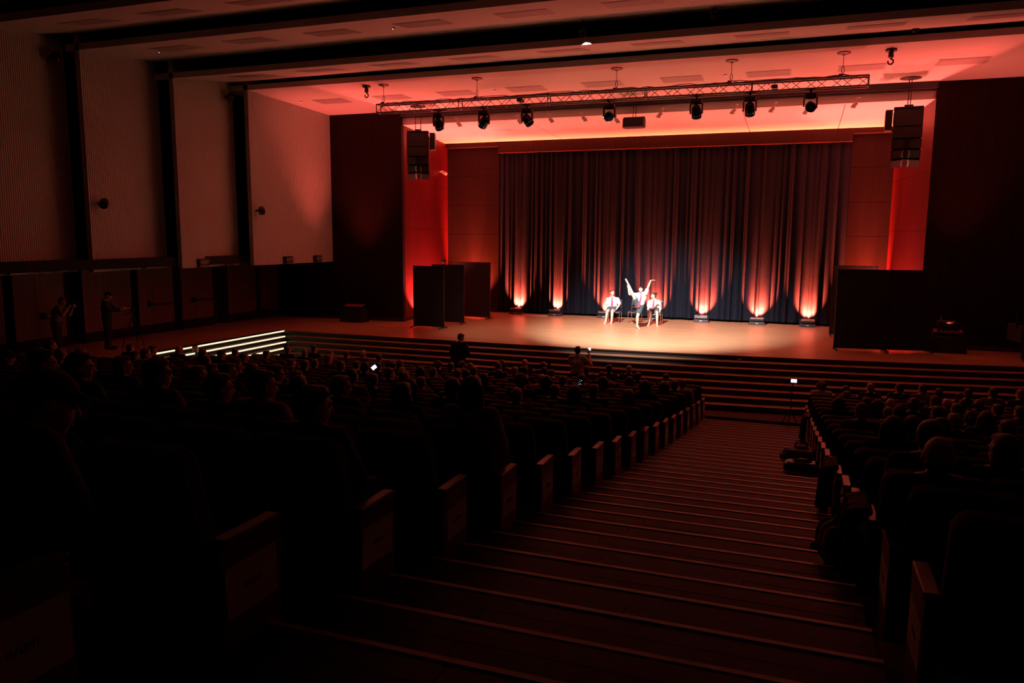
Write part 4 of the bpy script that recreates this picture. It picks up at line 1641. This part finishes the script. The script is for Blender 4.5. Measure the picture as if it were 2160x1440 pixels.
def stage_chair(loc, rz, label):
    t = thing('stage_chair', label, 'chair', loc, rz, 'chairs of the three performers')
    MB().box(-.22, .22, -.21, .22, .435, .475).build('seat', M['cl_navy'], t, bevel=.015)
    MB().cbox((0, -.235, .80), (.42, .03, .20), Matrix.Rotation(R(8), 3, 'X')).build('backrest', M['cl_navy'], t, bevel=.012)
    for sx in (-1, 1):
        MB().tube((sx * .215, .20, 0), (sx * .215, .20, .44), .012, n=8).build('leg', M['chrome'], t)
        b = MB()
        b.path([V((sx * .215, -.235, 0)), V((sx * .215, -.20, .45)), V((sx * .215, -.245, .92))], .012, 8)
        b.build('leg', M['chrome'], t)
        MB().tube((sx * .215, -.20, .43), (sx * .215, .20, .43), .011, n=8).build('side_rail', M['chrome'], t)
    b = MB()
    b.tube((-.215, -.245, .91), (.215, -.245, .91), .012, n=8)
    b.tube((-.215, -.215, .62), (.215, -.215, .62), .010, n=8)
    b.tube((-.215, .20, .43), (.215, .20, .43), .011, n=8)
    b.build('cross_rail', M['chrome'], t)


BACK = V((0, -1, 0))   # performers face the audience


def wp(base):
    """points read on the photograph at a distance dy behind the base, local to it"""
    B = V(base)
    return lambda x, y, dy=0.0: at_y(x, y, B.y + dy) - B


# left sitter
bs = at_z(1285, 682.6, ZS)
q = wp(bs)
J = pose(pelvis=q(1292, 650, .52), chest=q(1292.5, 635.5, .58), neck=q(1292, 626.5, .58), head=q(1291.5, 617.5, .54), hf=(.75, -.7, .02), fwd=(0.05, -1, 0),
         sh_l=q(1302.5, 631, .58), sh_r=q(1283, 631, .58), el_l=q(1307, 642, .46), el_r=q(1279.8, 642.5, .50), wr_l=q(1300, 652, .26), wr_r=q(1281, 651, .30),
         hd_l=(-.6, -.6, -.5), hd_r=(.3, -.6, -.7), hn_l=(0, 0, -1), hn_r=(0, .3, -1), hip_l=q(1296.5, 650.5, .50), hip_r=q(1287.5, 650.5, .50),
         kn_l=q(1291.5, 656.5, .06), kn_r=q(1281, 656.5, .06), an_l=q(1290, 679, .08), an_r=q(1277.5, 678.5, .08), toe_l=q(1288.5, 683, -.10), toe_r=q(1274, 683, -.06))
o = person('seated barefoot performer on left chair, white shirt and red tie, looking towards the kicking dancer', J, bs, 'skin2', 'short', 'hair_brown', ('shirt_white', .95, .05, .006), ('shorts', .72, .012), 'the three performers')
tie(J, o)
stage_chair((bs.x + .12, bs.y + .47, ZS), PI, 'chrome chair with dark seat under the left sitting performer')
# right sitter
bs = at_z(1377, 687, ZS)
q = wp(bs)
J = pose(pelvis=q(1379, 653, .50), chest=q(1380, 640, .56), neck=q(1380, 632, .56), head=q(1378.5, 623.5, .52), hf=(-.8, -.6, 0), fwd=(-.05, -1, 0),
         sh_l=q(1389.5, 636.5, .56), sh_r=q(1370.5, 636.5, .56), el_l=q(1393, 648, .52), el_r=q(1367.3, 648, .50), wr_l=q(1391.5, 659, .42), wr_r=q(1366.5, 658.5, .38),
         hd_l=(-.05, -.3, -1), hd_r=(.05, -.3, -1), hn_l=(-1, 0, 0), hn_r=(1, 0, 0), hip_l=q(1384, 653.5, .48), hip_r=q(1374.5, 653.5, .48),
         kn_l=q(1386, 660.5, .05), kn_r=q(1370.5, 660.5, .05), an_l=q(1386, 684, .07), an_r=q(1368.5, 683.5, .07), toe_l=q(1387, 688, -.10), toe_r=q(1366, 687.5, -.10))
o = person('seated barefoot performer on right chair, white shirt, red tie, dark bun, face turned to the dancer', J, bs, 'skin2', 'bun', 'hair_dark', ('shirt_white', .9, .05, .006), ('shorts', .70, .012), 'the three performers')
tie(J, o)
stage_chair((bs.x + .03, bs.y + .45, ZS), PI, 'chrome chair with dark seat under the right sitting performer')
# the empty chair behind the dancer
p = at_z(1336, 682, ZS)
stage_chair((p.x, p.y + .25, ZS), PI - .15, 'empty chrome chair with dark back behind the kicking dancer')
# the dancer on one leg, the other held up
bs = at_z(1346, 692.5, ZS)
q = wp(bs)
J = pose(pelvis=q(1348, 643, .02), chest=q(1352.5, 628.5, .04), neck=q(1353, 619, .02), head=q(1351.5, 610.5, -.04), hf=(-.12, -1, -.12), hup=(-.08, 0, 1), fwd=(-.1, -1, .05),
         sh_r=q(1343.5, 621.5, .02), sh_l=q(1362, 618.5, .02), el_r=q(1328, 620.5, -.06), wr_r=q(1325, 606, -.12), el_l=q(1367.6, 604.5, -.02), wr_l=q(1372.5, 591.5, -.04),
         hd_r=(-.1, -.1, 1), hd_l=(.95, -.1, .15), hn_r=(.4, -1, 0), hn_l=(0, -.3, -1), curl_l=.15, curl_r=.9,
         hip_r=q(1344.5, 641, .0), hip_l=q(1352, 645.5, .04), kn_r=q(1335.5, 622.5, -.14), an_r=q(1326.5, 601, -.16), toe_r=q(1319.8, 588.5, -.17), flat_r=False,
         kn_l=q(1344.5, 668, -.03), an_l=q(1344, 687.5, .02), toe_l=q(1348.5, 693, -.10))
o = person('dancer balancing on one bare leg, the other leg held up beside the face, arm raised', J, bs, 'skin2', 'short', 'hair_dark', ('shirt_white', .62, .07, .004), ('shorts', .62, .012), 'the three performers')
ch_ = J['chest']
tie(J, o, L=[J['neck'] + V((0, -.075, -.01)), q(1352.2, 626, -.10), q(1350, 634, -.12), q(1348.5, 641, -.13), q(1347.2, 647, -.14)])


def standing(h, hf, **kw):
    """relaxed upright pose facing +Y, height h"""
    s = h / 1.75
    J = dict(pelvis=(0, 0, .95 * s), chest=(0, -.01, 1.27 * s), neck=(0, -.01, 1.45 * s), head=(0, .03, 1.62 * s), hf=hf, sh_l=(-.185, -.01, 1.41 * s), sh_r=(.185, -.01, 1.41 * s),
             el_l=(-.25, -.04, 1.13 * s), el_r=(.25, -.04, 1.13 * s), wr_l=(-.25, .06, .89 * s), wr_r=(.25, .06, .89 * s), hd_l=(0, .15, -1), hd_r=(0, .15, -1), hn_l=(1, 0, 0), hn_r=(-1, 0, 0),
             hip_l=(-.095, 0, .90 * s), hip_r=(.095, 0, .90 * s), kn_l=(-.10, .02, .49 * s), kn_r=(.10, .02, .49 * s), an_l=(-.10, -.02, .09), an_r=(.10, -.02, .09),
             toe_l=(-.13, .16, .03), toe_r=(.13, .16, .03))
    J.update({k: tuple(c * (s if i_ == 2 and k not in ('hd_l', 'hd_r', 'hn_l', 'hn_r', 'hf', 'hup', 'fwd') else 1) for i_, c in enumerate(v)) if isinstance(v, tuple) else v for k, v in kw.items()})
    return pose(**J)


# standing man in dark clothes by the stage stairs, head bowed to the right
J = standing(1.72, (.8, .5, -.35), head=(.03, .04, 1.60), el_r=(.27, .02, 1.13), wr_r=(.14, .22, 1.10), hd_r=(-.8, .4, 0), hn_r=(0, -.5, -1))
o = person('man in black standing before the stage stairs with bowed head', J, (-9.25, 20.55, ZF), 'skin', 'short', 'hair_dark', ('cl_black', 1.9), ('cl_black', 2.0))
# woman filming with a phone, pale top
J = standing(1.62, (.1, 1, 0), el_r=(.36, .10, 1.20), wr_r=(.24, .27, 1.50), hd_r=(-.1, .25, 1), hn_r=(-.7, .6, 0), curl_r=.9, el_l=(-.22, .14, 1.17), wr_l=(.02, .30, 1.30), hd_l=(.6, .3, .5), hn_l=(.3, .8, 0))
bw = V((-5.45, 19.85, ZF))
bw.z = at_y(1206, 750, 19.9).z - 1.50
o = person('woman in pale top standing among front rows filming with raised phone', J, (bw.x, bw.y, ZF), 'skin', 'short', 'hair_dark', ('cl_cream', .6), ('cl_denim', 2.0))


def phone(loc, rot, lab, lit='phone_lit', sz=(.075, .009, .15)):
    t = thing('phone', lab, 'phone', loc, 0)
    t.rotation_euler = rot
    MB().cbox((0, 0, 0), sz).build('case', M['blackgloss'], t, bevel=.003)
    MB().box(-sz[0] / 2 + .004, sz[0] / 2 - .004, -sz[1] / 2 - .0015, -sz[1] / 2 - .0005, -sz[2] / 2 + .05, sz[2] / 2 - .008).build('display', M[lit], t)
    return t


phone((bw.x + .235, bw.y + .36, ZF + 1.50 * 1.62 / 1.75 + .10), (-.1, 0, .05), 'lit phone held up by the standing woman in pale top')
p = at_y(787, 776, 12.9)
phone((p.x, p.y, p.z), (-.5, .9, .3), 'bright phone glowing among the heads in the left block', sz=(.08, .009, .16))
p = at_y(1224, 806, 14.2)
t = phone((p.x, p.y, p.z), (-.4, .1, .1), 'phone with dim speckled display before a seated viewer, middle of left block', lit='blackgloss', sz=(.09, .009, .17))
b = MB()
rg = random.Random(4)
for i in range(14):
    u, v_ = rg.uniform(-.035, .035), rg.uniform(-.06, .06)
    b.box(u - .003, u + .003, -.009, -.007, v_ - .003, v_ + .003)
b.build('icons', M['bluedot'], t)
p = at_y(1158, 769, 18.0)
phone((p.x, p.y, p.z), (-.2, .2, .2), 'dark phone held up near the front of the left block', lit='screen' if 'screen' in M else 'blackgloss')

# phone on a tall tripod standing in the aisle near the first row
p = at_z(1664, 905, .13)
fz = arm_z(p.y) - .51
t = thing('phone_tripod', 'slim black tripod standing in aisle by the first row of right block', 'tripod', (p.x, p.y, fz))
tp = at_y(1668, 806, p.y)
hh = tp.z - fz
MB().tube((0, 0, .25), (.03, 0, hh), .012, n=8).build('pole', M['black'], t)
for k in range(3):
    a = k * 2 * PI / 3 + .4
    MB().path([V((0, 0, .42)), V((.24 * math.cos(a), .24 * math.sin(a), .012))], .012, 6).build('leg', M['black'], t)
MB().cbox((.03, .01, hh + .02), (.10, .03, .05)).build('clamp', M['black'], t, bevel=.006)
t2 = phone((p.x + .03, p.y - .005, fz + hh + .04), (0, PI / 2, 0), 'phone in landscape on the aisle tripod, showing the stage', sz=(.09, .009, .19))

# photographers on the left platform
def camera_obj(loc, rz, lab):
    t = thing('photo_camera', lab, 'camera', loc, rz)
    MB().cbox((0, 0, 0), (.14, .07, .10)).build('body', M['black'], t, bevel=.01)
    MB().cbox((0, -.005, .06), (.06, .06, .035)).build('viewfinder', M['black'], t, bevel=.006)
    MB().lathe([(.038, .035), (.040, .10), (.044, .16), (.040, .18)], (0, 0, 0), (0, 1, 0), n=14).build('lens', M['black'], t)
    return t


th = -1.0                                     # facing the stage, to the right
def rotz(J, a):
    m = Matrix.Rotation(a, 3, 'Z')
    return {k: (m @ v if isinstance(v, V) else v) for k, v in J.items()}


b1 = V((-19.55, 15.75, ZS))
J = standing(1.70, (.0, 1, -.30), head=(0, .20, 1.56), neck=(0, .12, 1.42), chest=(0, .05, 1.26), sh_l=(-.18, .12, 1.38), sh_r=(.18, .12, 1.38), el_r=(.24, .26, 1.17), el_l=(-.2, .30, 1.14),
             wr_r=(.10, .40, 1.42), wr_l=(-.05, .44, 1.36), hd_r=(-.5, .6, .5), hd_l=(.4, .6, .6), hn_r=(-.8, 0, -.3), hn_l=(0, 0, 1), curl_r=.9, curl_l=.7)
J = rotz(J, th)
o = person('photographer in grey top and black trousers at far left, camera raised to the eye', J, b1, 'skin', 'short', 'hair_dark', ('cl_grey', .9), ('cl_black', 2.0))
cp = Matrix.Rotation(th, 3, 'Z') @ V((.02, .46, 1.52 * 1.70 / 1.75))
camera_obj(b1 + cp, th, 'black camera held to the eye of the far left photographer')
b2 = V((-19.2, 17.15, ZS))
J = standing(1.74, (0, 1, -.28), head=(0, .08, 1.61), el_r=(.22, .16, 1.18), el_l=(-.22, .18, 1.17), wr_r=(.08, .42, 1.20), wr_l=(-.06, .40, 1.16), hd_r=(-.15, .9, .3), hd_l=(.15, .9, .3), hn_r=(-.9, 0, -.4), hn_l=(.9, 0, -.4), curl_r=.8, curl_l=.8)
J = rotz(J, th)
o = person('cameraman in cap and dark jacket standing behind a tripod by the left doors', J, b2, 'skin', 'cap', 'cl_black', ('cl_black', 1.9, .02), ('cl_black', 2.0))
tp = b2 + Matrix.Rotation(th, 3, 'Z') @ V((0, .72, 0))
t = thing('camera_tripod', 'black video tripod with legs spread on the left platform', 'tripod', tp, th)
for k in range(3):
    a = k * 2 * PI / 3 + .5
    MB().path([V((0, 0, 1.02)), V((.20 * math.cos(a), .20 * math.sin(a), .55)), V((.36 * math.cos(a), .36 * math.sin(a), .012))], .014, 6).build('leg', M['black'], t)
MB().tube((0, 0, .75), (0, 0, 1.14), .02, n=8).build('column', M['black'], t)
MB().tube((0, 0, 1.12), (-.02, -.30, 1.0), .009, n=6).build('pan_handle', M['black'], t)
camera_obj(tp + V((0, 0, 1.20)), th, 'black camera mounted on the video tripod at left')

# seated man in a cap, leaning forward beside the photographer's row
J = pose(pelvis=(0, -.17, .55), chest=(.0, .02, .80), neck=(.01, .14, .90), head=(.03, .25, .985), hf=(.45, .85, -.30), hup=(.05, .3, 1), fwd=(0, .8, -.5),
         sh_l=(-.18, .10, .88), sh_r=(.18, .10, .88), el_l=(-.20, .18, .58), el_r=(.22, .20, .58), wr_l=(.06, .40, .50), wr_r=(.11, .44, .53), hd_l=(.7, .5, .1), hd_r=(-.25, .9, .05),
         hn_l=(.2, -.6, -.6), hn_r=(-.8, -.3, -.2), curl_l=.9, curl_r=.9, hip_l=(-.09, -.19, .535), hip_r=(.09, -.19, .535), kn_l=(-.14, .25, .51), kn_r=(.15, .25, .51),
         an_l=(-.12, .30, .095), an_r=(.13, .30, .095), toe_l=(-.14, .47, .03), toe_r=(.15, .47, .03))
kr = -1
o = person('man in dark cap leaning forward with clasped hands, nearest seat', J, (XA0 - .028 - PITCH_S / 2 - .11, row_y(kr) + .02, plat_z(kr)), 'skin', 'cap', 'cl_black', ('cl_black', 1.72), ('cl_black', 2.0), voxel=.006)

# ------------------------------------------------------------------ things on and around the stage
# LED flood standing on a dark case, left of the stage opening
M['redled'] = mat('red_led_lens', (.3, .02, .03), .3, emit=(1, .03, .05), estr=.03)
for lx, ly, nm, hid in ((-16.55, 26.55, 'left', 0), (4.4, 26.5, 'right', 1)):
    tag(MB().box(lx - .50, lx + .50, ly - .28, ly + .28, ZS, ZS + .50).build('flight_case', M['black'], bevel=.015), f'dark case under the red LED flood, {nm} of stage opening', 'case')
    t = thing('led_flood', f'red LED flood light lying on a dark case, {nm} of stage opening', 'stage light', (lx, ly, ZS + .50), 0, 'LED floods on the apron')
    MB().prism([(-.16, 0), (.16, 0), (.20, .20), (-.20, .12)], 'x', -.42, .42).build('housing', M['black'], t, bevel=.012)
    for j in range(6):
        for i in range(2):
            b = MB()
            b.lathe([(.052, 0), (.052, .014), (.034, .020)], (-.34 + .136 * j, -.11 + i * .17, .135 + i * .034), (0, -.20, 1), n=12)
            b.build('lens', M['redled'], t)
# equipment rack at right
p = at_z(1972, 741, ZS)
t = thing('equipment_rack', 'open rack of audio units standing beside the right screens', 'rack', (p.x + .28, p.y + .1, ZS))
for sx in (-1, 1):
    for sy in (-1, 1):
        MB().box(sx * .25 - .015, sx * .25 + .015, sy * .22 - .015, sy * .22 + .015, 0, .95).build('post', M['steel'], t)
for i, z_ in enumerate((.10, .28, .50, .62, .78, .88)):
    u = MB().box(-.235, .235, -.23, .2, z_, z_ + (.14 if i < 2 else .07)).build('audio_unit', M['steel'], t, bevel=.005)
    b = MB()
    for k in range(4):
        b.tube((-.15 + .1 * k, -.23, z_ + .035), (-.15 + .1 * k, -.245, z_ + .035), .012, n=8)
    b.build('knob', M['alu'], u)['kind'] = 'stuff'
tag(MB().lathe([(.03, 0), (.034, .01), (.034, .13), (.014, .17), (.014, .2)], (p.x + .12, p.y - .02, ZS + .95), n=12).build('bottle', M['lens']), 'small bottle standing on the equipment rack', 'bottle')
# covered grand piano at far right
p = at_z(2125, 742, ZS)
t = thing('grand_piano', 'grand piano under a black cover at right edge of stage', 'piano', (p.x + .45, min(p.y + .75, 25.9), ZS), .15)
poly = [(-.75, -.7), (.75, -.7), (.75, .2), (.6, .75), (.2, 1.0), (-.2, .9), (-.45, .5), (-.75, .3)]
MB().prism(poly, 'z', .52, 1.02).build('covered_body', M['blackcloth'], t, bevel=.05, seg=3)
MB().prism([(-.78, -.35), (.78, -.35), (.78, -.30), (-.78, -.30)], 'z', .9, 1.42).build('raised_lid', M['blackcloth'], t, bevel=.015)
for x_, y_ in ((-.6, -.55), (.6, -.55), (.15, .7)):
    g_ = MB().lathe([(.05, .06), (.06, .3), (.075, .55)], (x_, y_, 0), n=12).build('leg', M['blackgloss'], t)
    MB().lathe([(.035, -.02), (.035, .02)], (x_, y_, .037), (1, 0, 0), n=12).build('caster', M['alu'], g_)
MB().box(-.12, .12, -.5, -.44, .05, .52).build('pedal_lyre', M['blackgloss'], t)
# cables on the stage floor at right
rg = random.Random(8)
c0 = at_z(1990, 735, ZS)
pts = [V((c0.x + i * .12, c0.y + .35 + .18 * math.sin(i * .9) + rg.uniform(-.05, .05), ZS + .012)) for i in range(14)]
tag(MB().path(pts, .012, 5).build('cable', M['black']), 'black cable lying on the stage floor between rack and piano', 'cable')
# small stage-edge socket box
p = at_y(1560, 759, stage_edge(-1.3) - .05)
t = thing('floor_box', 'small pale socket box on the top stair riser of the stage', 'box', (p.x, stage_edge(p.x) - .03, p.z))
MB().cbox((0, 0, 0), (.11, .05, .08)).build('housing', M['alu'], t, bevel=.006)
MB().cbox((0, -.027, -.005), (.04, .006, .03)).build('socket', M['black'], t)


# ------------------------------------------------------------------ bags and coats along the right side of the aisle
def soft(b, m, name, parent=None, voxel=.014, sm=4):
    return link(name, setmat(remesh(b, voxel, name, sm), M[m]), parent)


def aisle_z(Y):
    return arm_z(Y) - .51


def bag(x, y, z, w, d, h, m, label, cat='bag', rz=0.0, handles=True):
    t = thing('bag', label, cat, (x, y, z), rz)
    b = MB()
    for i in range(5):
        for j in range(3):
            b.ball(((i - 2) / 2 * (w / 2 - .06), (j - 1) * (d / 2 - .05), h * .38), (w * .22, d * .3, h * .38), 10, 8)
    b.ball((0, 0, h * .62), (w * .36, d * .3, h * .35), 12, 8)
    soft(b, m, 'body', t)
    if handles:
        for s in (-1, 1):
            pts = [V((-.10, s * d * .2, h * .85)), V((-.07, s * d * .25, h * 1.12)), V((.0, s * d * .27, h * 1.2)), V((.07, s * d * .25, h * 1.12)), V((.10, s * d * .2, h * .85))]
            MB().path(pts, .010, 6).build('handle', M[m], t)
    return t


M['totecloth'] = mat('tote_canvas', (.16, .14, .11), .85, noise=(16, .15), bump=.1)
M['brownleather'] = mat('brown_leather', (.11, .05, .035), .5, noise=(12, .2))
for x, y, yy, w, d, h, m, lab in ((1666, 945, 13.1, .30, .22, .14, 'cl_black', 'flat black bag on aisle step beside right seats, furthest of the bags'),
                                  (1690, 938, 13.2, .42, .30, .26, 'brownleather', 'brown bag lying on aisle by right seats behind the black bags'),
                                  (1693, 955, 11.6, .44, .24, .22, 'blackgloss', 'black leather bag with clasp on aisle step by right seats')):
    bx = min(at_y(x, y, yy).x, right_x(8) - .22)
    bag(bx, yy, aisle_z(yy) + .03, w, d, h, m, lab)
yy = 5.75
bag(right_x(3) - .08, yy, aisle_z(yy) + .02, .36, .30, .42, 'totecloth', 'pale cloth tote bag standing on aisle step against right seats', rz=.2)
# coats draped over end armrests
for k, m, lab in ((6, 'cl_black', 'black jacket hanging over the end armrest of right block, beyond the red-lit arms'), (3, 'cl_black', 'black coat draped over end armrest above the pale tote bag'),
                  (14, 'cl_black', 'dark coat hanging from first rows of right block by the tripod')):
    x0, y0, z0 = right_x(k) - .03, row_y(k) - .18, plat_z(k)
    b = MB()
    rg = random.Random(k)
    for i in range(7):
        yy = y0 - .16 + i * .055
        x_ = x0 - .065 + rg.uniform(-.012, .012)
        L = .46 + rg.uniform(-.08, .06)
        cap(b, (x0 + .02, yy, z0 + .675), (x_, yy, z0 + .655), .036, .036)
        cap(b, (x_, yy, z0 + .655), (x_ - .01, yy + rg.uniform(-.02, .02), z0 + .655 - L), .036, .042)
    cap(b, (x0 - .10, y0 - .08, z0 + .6), (x0 - .13, y0 - .12, z0 + .25), .035, .03)
    o = soft(b, m, 'coat')
    tag(o, lab, 'coat', None)
# feet of a viewer stretched into the aisle: a pair of dark shoes
for j, dy in enumerate((0, .16)):
    x_, y_ = right_x(4) - .12, 6.05 + dy
    t = thing('shoe', 'dark sneaker sticking out into aisle above the tote bag, ' + ('nearer one' if j == 0 else 'farther one'), 'shoe', (x_, y_, aisle_z(y_) + .02), PI / 2 + .1, 'shoes in the aisle')
    b = MB()
    cap(b, (0, -.08, .05), (0, .10, .045), .045, .042)
    cap(b, (0, -.08, .06), (0, -.07, .10), .042, .038)
    cap(b, (0, .05, .05), (0, .15, .035), .042, .03)
    soft(b, 'cl_black', 'upper', t, .010, 2)
    MB().prism([(-.045, -.13), (.045, -.13), (.05, .05), (.035, .18), (-.035, .18), (-.05, .05)], 'z', 0, .022).build('sole', M['cl_grey'], t, bevel=.006)
